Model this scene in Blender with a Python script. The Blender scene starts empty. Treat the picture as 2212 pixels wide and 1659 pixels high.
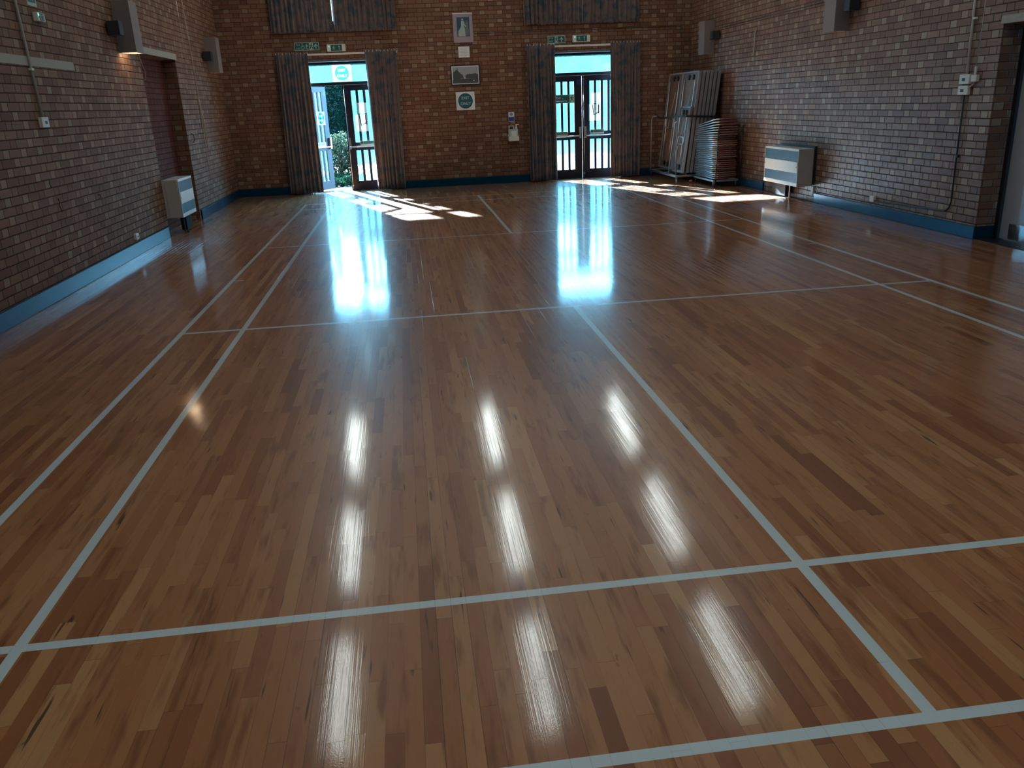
import bpy, bmesh, math, random
from mathutils import Vector, Matrix, geometry
random.seed(7)
C = bpy.context.scene.collection
S = bpy.context.scene
PI = math.pi

# ------------------------------------------------------------------ camera
cam = bpy.data.cameras.new('camera'); cam.sensor_width = 36; cam.lens = 1772.8 / 2212 * 36
cam.clip_end = 300
co = bpy.data.objects.new('camera', cam); C.objects.link(co)
co.location = (1.8043, -8.269, 1.5546); co.rotation_euler = (1.2397, 0.0413, -0.1277)
S.camera = co

# ------------------------------------------------------------------ light
SKY = (0.22, 0.64, 1.0); SKY_L = 44.0
SUN_E = 420.0
w = bpy.data.worlds.new('sky'); S.world = w; w.use_nodes = True
nt = w.node_tree; nt.nodes.clear()
bg = nt.nodes.new('ShaderNodeBackground'); wo = nt.nodes.new('ShaderNodeOutputWorld')
bg.inputs[0].default_value = (*SKY, 1); bg.inputs[1].default_value = SKY_L
nt.links.new(bg.outputs[0], wo.inputs[0])
sd = bpy.data.lights.new('sun', 'SUN'); sd.energy = SUN_E; sd.angle = 0.02; sd.color = (.66, .84, 1)
so = bpy.data.objects.new('sun', sd); C.objects.link(so)
so.rotation_euler = Vector((0.336, -1, -0.465)).to_track_quat('-Z', 'Y').to_euler()
so.location = (-5, 20, 12)
for cx, cz, hx, hz in ((0.70, 1.22, 1.6, 2.5), (5.43, 1.22, 1.6, 2.5), (0.70, 3.6, 1.9, 1.1), (5.43, 3.6, 1.9, 1.1)):
    pd = bpy.data.lights.new('portal', 'AREA'); pd.shape = 'RECTANGLE'; pd.size = hx; pd.size_y = hz
    po = bpy.data.objects.new('portal', pd); C.objects.link(po); po.location = (cx, 9.12, cz)
    po.rotation_euler = (-PI / 2, 0, 0); pd.cycles.is_portal = True
TUBE_L = 12.0
S.view_settings.view_transform = 'Standard'; S.view_settings.look = 'None'
S.view_settings.gamma = 1; S.view_settings.exposure = 0; S.view_settings.use_curve_mapping = False
try:
    S.cycles.use_denoising = True
    S.cycles.sample_clamp_indirect = 12
    S.cycles.max_bounces = 8; S.cycles.transparent_max_bounces = 16
except Exception: pass

# ------------------------------------------------------------------ node helpers
class NT:
    def __init__(s, name):
        s.mat = bpy.data.materials.new(name); s.mat.use_nodes = True
        s.t = s.mat.node_tree; s.t.nodes.clear()
        s.out = s.t.nodes.new('ShaderNodeOutputMaterial')
    def n(s, typ, **kw):
        x = s.t.nodes.new(typ)
        for k, v in kw.items(): setattr(x, k, v)
        return x
    def put(s, sock, v):
        if isinstance(v, bpy.types.NodeSocket): s.t.links.new(v, sock)
        elif v is not None: sock.default_value = v
    def m(s, op, a, b=None, c=None):
        x = s.n('ShaderNodeMath', operation=op)
        for i, v in enumerate((a, b, c)): s.put(x.inputs[i], v)
        return x.outputs[0]
    def mix(s, f, a, b, blend='MIX'):
        x = s.n('ShaderNodeMix', data_type='RGBA', blend_type=blend, clamp_factor=True)
        s.put(x.inputs[0], f)
        for i, v in ((6, a), (7, b)):
            s.put(x.inputs[i], (*v, 1) if isinstance(v, tuple) else v)
        return x.outputs[2]
    def xyz(s, a, b, c):
        x = s.n('ShaderNodeCombineXYZ')
        for i, v in enumerate((a, b, c)): s.put(x.inputs[i], v)
        return x.outputs[0]
    def wn(s, vec):
        x = s.n('ShaderNodeTexWhiteNoise', noise_dimensions='3D'); s.put(x.inputs[0], vec); return x
    def noise(s, vec, scale, detail=3, rough=.5):
        x = s.n('ShaderNodeTexNoise'); s.put(x.inputs['Vector'], vec)
        x.inputs['Scale'].default_value = scale; x.inputs['Detail'].default_value = detail
        x.inputs['Roughness'].default_value = rough; return x.outputs[0]
    def ramp(s, f, stops, interp='LINEAR'):
        x = s.n('ShaderNodeValToRGB'); r = x.color_ramp; r.interpolation = interp
        r.elements[0].position, r.elements[0].color = stops[0][0], (*stops[0][1], 1)
        r.elements[1].position, r.elements[1].color = stops[1][0], (*stops[1][1], 1)
        for p, c in stops[2:]:
            e = r.elements.new(p); e.color = (*c, 1)
        s.put(x.inputs[0], f); return x.outputs[0]
    def pos(s):
        g = s.n('ShaderNodeNewGeometry'); x = s.n('ShaderNodeSeparateXYZ')
        s.t.links.new(g.outputs['Position'], x.inputs[0]); return g, x.outputs[0], x.outputs[1], x.outputs[2]
    def inside(s, v, a, b):
        return s.m('MULTIPLY', s.m('GREATER_THAN', v, a), s.m('LESS_THAN', v, b))
    def bsdf(s, col, rough=.5, metal=0, bump=None, dist=1.0, strength=1.0, coat=0, coat_r=.05, spec=.5, **kw):
        b = s.n('ShaderNodeBsdfPrincipled')
        s.put(b.inputs['Base Color'], (*col, 1) if isinstance(col, tuple) else col)
        s.put(b.inputs['Roughness'], rough); b.inputs['Metallic'].default_value = metal
        s.put(b.inputs['Coat Weight'], coat); s.put(b.inputs['Coat Roughness'], coat_r)
        b.inputs['Specular IOR Level'].default_value = spec
        for k, v in kw.items(): s.put(b.inputs[k.replace('_', ' ')], v)
        if bump is not None:
            x = s.n('ShaderNodeBump'); x.inputs['Distance'].default_value = dist; x.inputs['Strength'].default_value = strength
            s.put(x.inputs['Height'], bump); s.t.links.new(x.outputs[0], b.inputs['Normal'])
            s.t.links.new(x.outputs[0], b.inputs['Coat Normal'])
        s.t.links.new(b.outputs[0], s.out.inputs[0]); return b

def plain(name, col, rough=.5, metal=0, var=.08, scale=30, **kw):
    """procedural paint / metal / plastic with slight mottling"""
    q = NT(name); tc = q.n('ShaderNodeTexCoord')
    f = q.noise(tc.outputs['Object'], scale, 3)
    c2 = tuple(min(1, c * (1 + var)) for c in col); c1 = tuple(c * (1 - var) for c in col)
    q.bsdf(q.mix(f, c1, c2), rough, metal, **kw); return q.mat

# ------------------------------------------------------------------ materials
def brick_mat(name, reds, light, light_amt, mortar, sheen=.40, rgh=.44):
    q = NT(name); g, px, py, pz = q.pos()
    nx = q.n('ShaderNodeSeparateXYZ'); q.t.links.new(g.outputs['True Normal'], nx.inputs[0])
    sel = q.m('GREATER_THAN', q.m('ABSOLUTE', nx.outputs[0]), .5)
    u = q.m('ADD', q.m('MULTIPLY', py, sel), q.m('MULTIPLY', px, q.m('SUBTRACT', 1.0, sel)))
    wob = q.noise(g.outputs['Position'], 3.0, 2)
    zz = q.m('ADD', pz, q.m('MULTIPLY', q.m('SUBTRACT', wob, .5), .006))
    H, P, ST = .075, .3375, .225
    r = q.m('FLOOR', q.m('DIVIDE', zz, H)); fz = q.m('MULTIPLY', q.m('FRACT', q.m('DIVIDE', zz, H)), H)
    uu = q.m('ADD', q.m('ADD', u, 40.0), q.m('MULTIPLY', q.m('MODULO', q.m('ADD', r, 100.0), 2.0), P / 2))
    k = q.m('FLOOR', q.m('DIVIDE', uu, P)); fu = q.m('MULTIPLY', q.m('FRACT', q.m('DIVIDE', uu, P)), P)
    head = q.m('GREATER_THAN', fu, ST)
    # distance to the vertical joints of either brick
    d1 = q.m('MINIMUM', fu, q.m('ABSOLUTE', q.m('SUBTRACT', fu, ST)))
    du = q.m('MINIMUM', d1, q.m('SUBTRACT', P, fu))
    dz = q.m('MINIMUM', fz, q.m('SUBTRACT', H, fz))
    dd = q.m('MINIMUM', du, dz)
    joint = q.m('SMOOTH_MIN', q.m('DIVIDE', dd, .0062), 1.0, .2)
    jm = q.m('SMOOTHSTEP' if False else 'MULTIPLY', joint, joint)
    rnd = q.wn(q.xyz(k, r, q.m('ADD', head, q.m('MULTIPLY', sel, 7.0))))
    sp = q.n('ShaderNodeSeparateColor'); q.t.links.new(rnd.outputs['Color'], sp.inputs[0])
    base = q.ramp(sp.outputs[0], reds)
    isl = q.m('MULTIPLY', head, q.m('LESS_THAN', sp.outputs[1], light_amt))
    isl = q.m('MULTIPLY', isl, q.m('ADD', .45, q.m('MULTIPLY', sp.outputs[2], .75)))
    col = q.mix(isl, base, light)
    mot = q.noise(g.outputs['Position'], 45.0, 4, .65)
    col = q.mix(q.m('MULTIPLY', mot, .5), col, q.mix(1.0, col, (.45, .45, .45), 'MULTIPLY'))
    big = q.noise(g.outputs['Position'], .55, 2)
    col = q.mix(q.m('MULTIPLY', big, .35), col, q.mix(1.0, col, (.62, .66, .62), 'MULTIPLY'))
    col = q.mix(jm, mortar, col)
    hgt = q.m('ADD', q.m('MULTIPLY', jm, .0045), q.m('ADD', q.m('MULTIPLY', mot, .0016), q.m('MULTIPLY', sp.outputs[2], .0018)))
    b = q.bsdf(col, q.m('SUBTRACT', .95, q.m('MULTIPLY', jm, .95 - rgh)), bump=hgt, dist=1.0, strength=.7)
    q.put(b.inputs['Specular IOR Level'], q.m('MULTIPLY', jm, sheen))
    return q.mat

REDS = [(0, (.155, .078, .052)), (1, (.255, .135, .085)), (.35, (.20, .095, .062)), (.7, (.215, .125, .085))]
M = {}
M['brick'] = brick_mat('brick', REDS, (.35, .26, .19), .5, (.045, .035, .03))
M['brick_left'] = brick_mat('brick_matt', REDS, (.30, .21, .15), .5, (.045, .035, .03), .14, .6)
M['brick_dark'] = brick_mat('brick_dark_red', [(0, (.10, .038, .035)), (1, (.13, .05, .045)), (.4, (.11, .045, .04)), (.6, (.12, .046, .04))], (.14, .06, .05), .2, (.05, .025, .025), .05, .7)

def floor_mat():
    q = NT('varnished_strip_floor'); g, px, py, pz = q.pos()
    W = .051
    xs = q.m('ADD', q.m('DIVIDE', px, W), 400.0)
    i = q.m('FLOOR', xs); fx = q.m('FRACT', xs)
    ri = q.n('ShaderNodeSeparateColor'); q.t.links.new(q.wn(q.xyz(i, 3.0, 1.0)).outputs['Color'], ri.inputs[0])
    L = q.m('ADD', .42, q.m('MULTIPLY', ri.outputs[0], .75))
    ty = q.m('ADD', q.m('DIVIDE', q.m('ADD', py, 40.0), L), q.m('MULTIPLY', ri.outputs[1], 9.0))
    j = q.m('FLOOR', ty); fy = q.m('MULTIPLY', q.m('FRACT', ty), L)
    rb = q.wn(q.xyz(i, j, 5.0)); rc = q.n('ShaderNodeSeparateColor'); q.t.links.new(rb.outputs['Color'], rc.inputs[0])
    r0, r1, r2 = rc.outputs[0], rc.outputs[1], rc.outputs[2]
    base = q.ramp(r0, [(0, (.225, .074, .027)), (1, (.50, .27, .125)), (.07, (.295, .108, .040)), (.25, (.36, .144, .056)),
                       (.5, (.40, .170, .068)), (.75, (.425, .193, .080)), (.92, (.45, .22, .096))])
    vec = q.xyz(q.m('ADD', px, q.m('MULTIPLY', r1, 13.0)), q.m('ADD', q.m('MULTIPLY', py, .12), q.m('MULTIPLY', r2, 31.0)), r0)
    grain = q.noise(vec, 130.0, 4, .6)
    fig = q.noise(vec, 22.0, 3, .55)
    col = q.mix(q.m('MULTIPLY', grain, .34), base, q.mix(1.0, base, (.55, .42, .34), 'MULTIPLY'))
    heart = q.m('MULTIPLY', q.m('SUBTRACT', fig, .53), 5.5)
    col = q.mix(q.m('MINIMUM', q.m('MAXIMUM', heart, 0.0), .8), col, (.19, .062, .018))
    v2 = q.xyz(q.m('ADD', px, q.m('MULTIPLY', r2, 17.0)), q.m('ADD', q.m('MULTIPLY', py, .07), q.m('MULTIPLY', r1, 23.0)), 2.0)
    st = q.noise(v2, 38.0, 2, .5)
    streak = q.m('MINIMUM', q.m('MAXIMUM', q.m('MULTIPLY', q.m('SUBTRACT', st, .68), 18.0), 0.0), .9)
    col = q.mix(streak, col, (.045, .018, .009))
    vk = q.xyz(q.m('ADD', px, q.m('MULTIPLY', r1, 5.0)), q.m('ADD', q.m('MULTIPLY', py, .33), q.m('MULTIPLY', r0, 11.0)), 4.0)
    kn = q.noise(vk, 26.0, 3, .7)
    col = q.mix(q.m('MINIMUM', q.m('MAXIMUM', q.m('MULTIPLY', q.m('SUBTRACT', kn, .67), 9.0), 0.0), .7), col, (.12, .04, .014))
    wide = q.noise(g.outputs['Position'], 1.1, 2)
    col = q.mix(q.m('MULTIPLY', wide, .3), col, q.mix(1.0, col, (.72, .68, .62), 'MULTIPLY'))
    # joints
    ex = q.m('MULTIPLY', q.m('MINIMUM', fx, q.m('SUBTRACT', 1.0, fx)), W)
    gw = q.m('ADD', .00012, q.m('MULTIPLY', q.m('POWER', ri.outputs[2], 3.0), .0009))
    gapx = q.m('LESS_THAN', ex, gw); gapy = q.m('LESS_THAN', fy, .0011)
    gap = q.m('MAXIMUM', gapx, gapy)
    col = q.mix(q.m('MULTIPLY', gap, .85), col, (.03, .013, .007))
    # painted court lines
    ay = q.m('ABSOLUTE', py)
    inx = q.inside(px, 0.0, 6.10); iny = q.m('LESS_THAN', ay, 6.70)
    vert = None
    for a, b in ((0, .04), (.46, .50), (5.60, 5.64), (6.06, 6.10)):
        k = q.inside(px, a, b); vert = k if vert is None else q.m('MAXIMUM', vert, k)
    vert = q.m('MULTIPLY', vert, iny)
    cen = q.m('MULTIPLY', q.inside(px, 3.03, 3.07), q.inside(ay, 1.98, 6.70))
    hor = None
    for a, b in ((1.98, 2.02), (5.90, 5.94), (6.66, 6.70)):
        k = q.inside(ay, a, b); hor = k if hor is None else q.m('MAXIMUM', hor, k)
    hor = q.m('MULTIPLY', hor, inx)
    tick = q.m('MULTIPLY', q.m('LESS_THAN', ay, .016), q.m('MAXIMUM', q.inside(px, .03, .13), q.inside(px, 5.97, 6.07)))
    line = q.m('MAXIMUM', q.m('MAXIMUM', vert, cen), q.m('MAXIMUM', hor, tick))
    lcol = q.mix(q.m('MULTIPLY', gap, .5), (.54, .66, .73), (.2, .22, .22))
    lcol = q.mix(q.m('MULTIPLY', wide, .2), lcol, (.45, .52, .55))
    col = q.mix(line, col, lcol)
    # relief: each strip sits at its own slight tilt, cupped, with fine orange peel in the varnish
    xc = q.m('SUBTRACT', fx, .5)
    tilt = q.m('MULTIPLY', q.m('MULTIPLY', q.m('SUBTRACT', r1, .5), xc), .00022)
    cup = q.m('MULTIPLY', q.m('MULTIPLY', xc, xc), q.m('MULTIPLY', q.m('SUBTRACT', r2, .3), .00035))
    peel = q.m('MULTIPLY', q.noise(g.outputs['Position'], 190.0, 2), .000055)
    v3 = q.xyz(px, q.m('MULTIPLY', py, .03), 0.0)
    rip = q.m('ADD', q.m('MULTIPLY', q.noise(v3, 60.0, 2), .00010), q.m('MULTIPLY', q.noise(q.xyz(px, q.m('MULTIPLY', py, .006), 0.0), 260.0, 1), .00006))
    hgt = q.m('ADD', q.m('ADD', tilt, cup), q.m('ADD', q.m('ADD', peel, rip), q.m('MULTIPLY', gap, -.0006)))
    scr = q.noise(q.xyz(px, q.m('MULTIPLY', py, .4), 0.0), 14.0, 4, .7)
    q.bsdf(col, q.m('ADD', .30, q.m('MULTIPLY', grain, .12)), bump=hgt, dist=1.0, strength=1.0,
           coat=1.0, coat_r=q.m('ADD', .048, q.m('MULTIPLY', scr, .08)), spec=.4)
    return q.mat
M['floor'] = floor_mat()

M['navy'] = plain('navy_gloss_paint', (.0006, .028, .062), .30, scale=6, var=.2, spec=.5, Specular_Tint=(.05, .55, 1, 1))
M['concrete'] = plain('grey_concrete', (.30, .31, .28), .85, scale=60, var=.18)
M['ceiling'] = plain('cream_ceiling_board', (.42, .38, .32), .8, scale=3, var=.08)
M['wood_dark'] = plain('dark_stained_door_wood', (.010, .011, .020), .5, scale=25, var=.3, spec=.2)
M['head_wood'] = plain('grey_painted_head', (.10, .11, .12), .5)
M['white'] = plain('white_plastic', (.62, .64, .62), .4)
M['white_paper'] = plain('white_paper', (.66, .70, .72), .7, var=.03)
M['cream'] = plain('cream_plaster_light', (.19, .165, .16), .6, var=.06)
M['black'] = plain('black_plastic', (.010, .014, .022), .45)
M['steel'] = plain('brushed_steel', (.42, .44, .46), .32, metal=1)
M['chrome'] = plain('chrome_tube', (.62, .64, .66), .30, metal=1, var=.03)
M['alu'] = plain('aluminium_frame', (.55, .57, .60), .30, metal=1)
M['grey_edge'] = plain('grey_table_edge', (.20, .20, .23), .45)
M['board'] = plain('brown_hardboard', (.15, .095, .065), .6, scale=12, var=.2)
M['vinyl'] = plain('burgundy_vinyl', (.13, .045, .055), .42, var=.15)
M['vinyl2'] = plain('brown_vinyl', (.15, .085, .075), .42, var=.15)
M['heater'] = plain('pale_enamel', (.52, .53, .50), .35, var=.04)
M['heater_side'] = plain('greige_enamel', (.40, .40, .41), .45, var=.05)
M['grille'] = plain('blue_grey_grille', (.012, .075, .13), .5, scale=8, var=.3)
M['green'] = plain('sign_green', (.004, .085, .085), .4, var=.03)
M['sign_pale'] = plain('photoluminescent_pale', (.36, .50, .42), .5, var=.04)
M['teal'] = plain('sign_teal', (.004, .10, .15), .45, var=.03)
M['blue'] = plain('sign_blue', (.01, .06, .30), .45)
M['ink'] = plain('ink_dark', (.03, .035, .045), .7)
M['ink_grey'] = plain('ink_grey', (.30, .33, .36), .7)
M['mauve'] = plain('mauve_mount', (.28, .24, .30), .6, var=.04)
M['photo_dark'] = plain('photo_dark_blue', (.02, .06, .10), .4, scale=40, var=.5)
M['photo_pale'] = plain('photo_pale', (.30, .40, .42), .5, scale=30, var=.25)
M['photo_sky'] = plain('photo_sky_grey', (.30, .33, .36), .5, var=.05)
M['photo_land'] = plain('photo_land_grey', (.05, .065, .07), .5, scale=70, var=.6)
M['photo_mid'] = plain('photo_mid_grey', (.12, .14, .15), .5, scale=60, var=.4)
M['rope'] = plain('cream_cord', (.42, .34, .26), .8)
M['conduit'] = plain('white_conduit', (.50, .50, .50), .5)
M['conduit_old'] = plain('grey_conduit', (.36, .35, .33), .6)
M['clear'] = plain('milky_plastic', (.42, .48, .52), .35)
M['door_grey'] = plain('pale_grey_door_laminate', (.33, .38, .46), .35, scale=4, var=.08, coat=.3, coat_r=.2)
M['slab'] = plain('pale_paving', (.022, .022, .022), .85, scale=5, var=.15)
M['red_rubber'] = plain('red_rubber', (.35, .05, .06), .6)
M['brass'] = plain('brass_ring', (.6, .45, .2), .3, metal=1)
M['scratch'] = plain('crack_dark', (.01, .009, .01), .9)

def emis(name, col, L, back=None):
    q = NT(name); e = q.n('ShaderNodeEmission'); e.inputs[0].default_value = (*col, 1); e.inputs[1].default_value = L
    q.t.links.new(e.outputs[0], q.out.inputs[0]); return q.mat
M['tube'] = emis('lit_fluorescent_diffuser', (.90, 1.0, .97), TUBE_L)
M['bulb'] = emis('lit_warm_bulb', (1, .74, .44), 110)
M['bulb_dim'] = emis('lit_dim_bulb', (1, .55, .25), 7)
M['green_led'] = emis('lit_green_lamp', (.2, 1, .75), 1.2)

def glass_mat():
    q = NT('obscured_glass'); g, px, py, pz = q.pos()
    tr = q.n('ShaderNodeBsdfTransparent'); tr.inputs[0].default_value = (.66, .69, .70, 1)
    n = q.noise(g.outputs['Position'], 60.0, 2); n2 = q.noise(g.outputs['Position'], 3.0, 3); n3 = q.noise(g.outputs['Position'], 45.0, 3, .7)
    tl = q.n('ShaderNodeBsdfTranslucent')
    f = q.m('MULTIPLY', q.m('ADD', .55, q.m('MULTIPLY', n2, .9)), q.m('ADD', .75, q.m('MULTIPLY', n3, .5)))
    k = q.m('MULTIPLY', f, .028)
    q.put(tl.inputs[0], q.mix(1.0, q.xyz(k, k, k), (.13, .58, .62), 'MULTIPLY'))
    b = q.n('ShaderNodeBump'); b.inputs['Distance'].default_value = .004; b.inputs['Strength'].default_value = .6
    q.put(b.inputs['Height'], n)
    gl = q.n('ShaderNodeBsdfGlossy'); gl.inputs['Roughness'].default_value = .12; gl.inputs[0].default_value = (.8, .9, .9, 1)
    q.t.links.new(b.outputs[0], gl.inputs['Normal'])
    m3 = q.n('ShaderNodeAddShader')
    q.t.links.new(tr.outputs[0], m3.inputs[0]); q.t.links.new(tl.outputs[0], m3.inputs[1])
    m2 = q.n('ShaderNodeMixShader'); m2.inputs[0].default_value = .05
    q.t.links.new(m3.outputs[0], m2.inputs[1]); q.t.links.new(gl.outputs[0], m2.inputs[2])
    q.t.links.new(m2.outputs[0], q.out.inputs[0]); return q.mat
M['glass'] = glass_mat()

def sheet_mat(name, col, t):
    """paper or thin print: lets daylight glow through"""
    q = NT(name); g, px, py, pz = q.pos()
    d = q.n('ShaderNodeBsdfDiffuse'); tl = q.n('ShaderNodeBsdfTranslucent')
    n = q.noise(g.outputs['Position'], 20.0, 2); c = q.mix(n, tuple(v * .95 for v in col), col)
    q.put(d.inputs[0], c); q.put(tl.inputs[0], c)
    m = q.n('ShaderNodeMixShader'); m.inputs[0].default_value = t
    q.t.links.new(d.outputs[0], m.inputs[1]); q.t.links.new(tl.outputs[0], m.inputs[2]); q.t.links.new(m.outputs[0], q.out.inputs[0])
    return q.mat
M['sheet'] = sheet_mat('backlit_paper', (.75, .82, .78), .6)
M['sheet_teal'] = sheet_mat('backlit_teal_print', (.006, .13, .20), .6)

def curtain_mat():
    q = NT('patterned_curtain_cloth'); tc = q.n('ShaderNodeTexCoord'); o = tc.outputs['Object']
    n1 = q.noise(o, 6.5, 5, .62); n2 = q.noise(o, 26.0, 3); 
    base = q.mix(n2, (.075, .058, .066), (.155, .112, .105))
    blot = q.m('MINIMUM', q.m('MAXIMUM', q.m('MULTIPLY', q.m('SUBTRACT', n1, .49), 9.0), 0.0), .9)
    col = q.mix(blot, base, (.018, .045, .075))
    q.bsdf(col, .75, bump=q.noise(o, 300.0, 1), dist=.0004, spec=.25, Sheen_Weight=.3); return q.mat
M['curtain'] = curtain_mat()

def leaf_mat(name, a, b, t=.45):
    q = NT(name); g, px, py, pz = q.pos()
    c = q.mix(q.noise(g.outputs['Position'], 7.0, 3), a, b)
    d = q.n('ShaderNodeBsdfDiffuse'); tl = q.n('ShaderNodeBsdfTranslucent'); gl = q.n('ShaderNodeBsdfGlossy')
    gl.inputs['Roughness'].default_value = .35
    q.put(d.inputs[0], c); q.put(tl.inputs[0], c)
    m = q.n('ShaderNodeMixShader'); m.inputs[0].default_value = t
    q.t.links.new(d.outputs[0], m.inputs[1]); q.t.links.new(tl.outputs[0], m.inputs[2])
    m2 = q.n('ShaderNodeMixShader'); m2.inputs[0].default_value = .006
    q.t.links.new(m.outputs[0], m2.inputs[1]); q.t.links.new(gl.outputs[0], m2.inputs[2])
    q.t.links.new(m2.outputs[0], q.out.inputs[0]); return q.mat
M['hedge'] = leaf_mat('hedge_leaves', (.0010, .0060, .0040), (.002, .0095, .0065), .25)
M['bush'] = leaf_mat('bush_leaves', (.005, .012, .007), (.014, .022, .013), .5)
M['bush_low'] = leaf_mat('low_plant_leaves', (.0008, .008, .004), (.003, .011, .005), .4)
M['bark'] = plain('bark', (.10, .08, .06), .9)

# ------------------------------------------------------------------ mesh builder
class MB:
    def __init__(s): s.v = []; s.f = []; s.sm = []
    def add(s, vs, fs, smooth=False):
        o = len(s.v); s.v += [tuple(v) for v in vs]; s.f += [tuple(i + o for i in f) for f in fs]; s.sm += [smooth] * len(fs); return s
    def box(s, x0, x1, y0, y1, z0, z1, mat=None):
        vs = [(x, y, z) for z in (z0, z1) for y in (y0, y1) for x in (x0, x1)]
        if mat: vs = [mat @ Vector(v) for v in vs]
        return s.add(vs, [(0, 2, 3, 1), (4, 5, 7, 6), (0, 1, 5, 4), (2, 6, 7, 3), (0, 4, 6, 2), (1, 3, 7, 5)])
    def tube(s, pts, r, n=8, cap=True):
        pts = [Vector(p) for p in pts]; rings = []; up = None
        for i, p in enumerate(pts):
            a = pts[max(i - 1, 0)]; b = pts[min(i + 1, len(pts) - 1)]; d = (b - a).normalized()
            if up is None: up = Vector((0, 0, 1)) if abs(d.z) < .9 else Vector((1, 0, 0))
            x = d.cross(up).normalized(); y = x.cross(d).normalized(); up = y
            rr = r[i] if isinstance(r, (list, tuple)) else r
            rings.append([p + (x * math.cos(t) + y * math.sin(t)) * rr for t in [2 * PI * k / n for k in range(n)]])
        vs = [v for g in rings for v in g]; fs = []
        for i in range(len(pts) - 1):
            for k in range(n):
                fs.append((i * n + k, i * n + (k + 1) % n, (i + 1) * n + (k + 1) % n, (i + 1) * n + k))
        if cap: fs += [tuple(range(n))[::-1], tuple((len(pts) - 1) * n + k for k in range(n))]
        return s.add(vs, fs, True)
    def prism(s, poly, y0, y1):
        """polygon in local x,z extruded along y"""
        n = len(poly); vs = [(x, y0, z) for x, z in poly] + [(x, y1, z) for x, z in poly]
        fs = [tuple(range(n)), tuple(range(n, 2 * n))[::-1]] + [(i, i + n, (i + 1) % n + n, (i + 1) % n) for i in range(n)]
        return s.add(vs, fs)
    def disc(s, cx, cz, r, y0, y1, n=32):
        return s.prism([(cx + r * math.cos(2 * PI * k / n), cz + r * math.sin(2 * PI * k / n)) for k in range(n)], y0, y1)
    def ring(s, cx, cz, r0, r1, y0, y1, n=28):
        vs = []; fs = []
        for y in (y0, y1):
            for r in (r0, r1):
                vs += [(cx + r * math.cos(2 * PI * k / n), y, cz + r * math.sin(2 * PI * k / n)) for k in range(n)]
        for k in range(n):
            l = (k + 1) % n
            fs += [(k, l, n + l, n + k), (2 * n + k, 3 * n + k, 3 * n + l, 2 * n + l), (n + k, n + l, 3 * n + l, 3 * n + k), (k, 2 * n + k, 2 * n + l, l)]
        return s.add(vs, fs)
    def lathe(s, prof, cx=0, cy=0, n=20):
        vs = [(cx + r * math.cos(2 * PI * k / n), cy + r * math.sin(2 * PI * k / n), z) for r, z in prof for k in range(n)]
        fs = [(i * n + k, i * n + (k + 1) % n, (i + 1) * n + (k + 1) % n, (i + 1) * n + k) for i in range(len(prof) - 1) for k in range(n)]
        fs += [tuple(range(n))[::-1], tuple((len(prof) - 1) * n + k for k in range(n))]
        return s.add(vs, fs, True)
    def build(s, name, mat, parent=None, bevel=0, loc=None):
        me = bpy.data.meshes.new(name); me.from_pydata(s.v, [], s.f); me.validate(); me.update()
        me.polygons.foreach_set('use_smooth', s.sm[:len(me.polygons)] if len(s.sm) >= len(me.polygons) else [False] * len(me.polygons))
        me.materials.append(M[mat] if isinstance(mat, str) else mat)
        o = bpy.data.objects.new(name, me); C.objects.link(o)
        if parent: o.parent = parent
        if loc: o.location = loc
        if bevel:
            b = o.modifiers.new('bevel', 'BEVEL'); b.width = bevel; b.segments = 2; b.limit_method = 'ANGLE'
        return o
def tag(o, label=None, cat=None, group=None, kind=None):
    if label: o['label'] = label
    if cat: o['category'] = cat
    if group: o['group'] = group
    if kind: o['kind'] = kind
    return o
def empty(name, loc, rz=0):
    o = bpy.data.objects.new(name, None); C.objects.link(o); o.location = loc; o.rotation_euler = (0, 0, rz); o.empty_display_size = .1; return o
def copy_tree(o, parent=None):
    c = o.copy(); C.objects.link(c)
    if parent: c.parent = parent
    for ch in list(o.children): copy_tree(ch, c)
    return c
def struct(o, label, cat): return tag(o, label, cat, kind='structure')
def text(body, size, mat, parent, loc, name='lettering', align='CENTER', ry=1.0):
    cu = bpy.data.curves.new('t', 'FONT'); cu.body = body; cu.size = size; cu.align_x = align; cu.align_y = 'CENTER'
    cu.extrude = .0004; cu.space_line = 1.1
    to = bpy.data.objects.new('t', cu); C.objects.link(to)
    dg = bpy.context.evaluated_depsgraph_get(); me = bpy.data.meshes.new_from_object(to.evaluated_get(dg))
    bpy.data.objects.remove(to); bpy.data.curves.remove(cu)
    me.transform(Matrix.Rotation(PI / 2, 4, 'X')); me.materials.clear(); me.materials.append(M[mat])
    o = bpy.data.objects.new(name, me); C.objects.link(o); o.parent = parent; o.location = loc; return o

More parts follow.
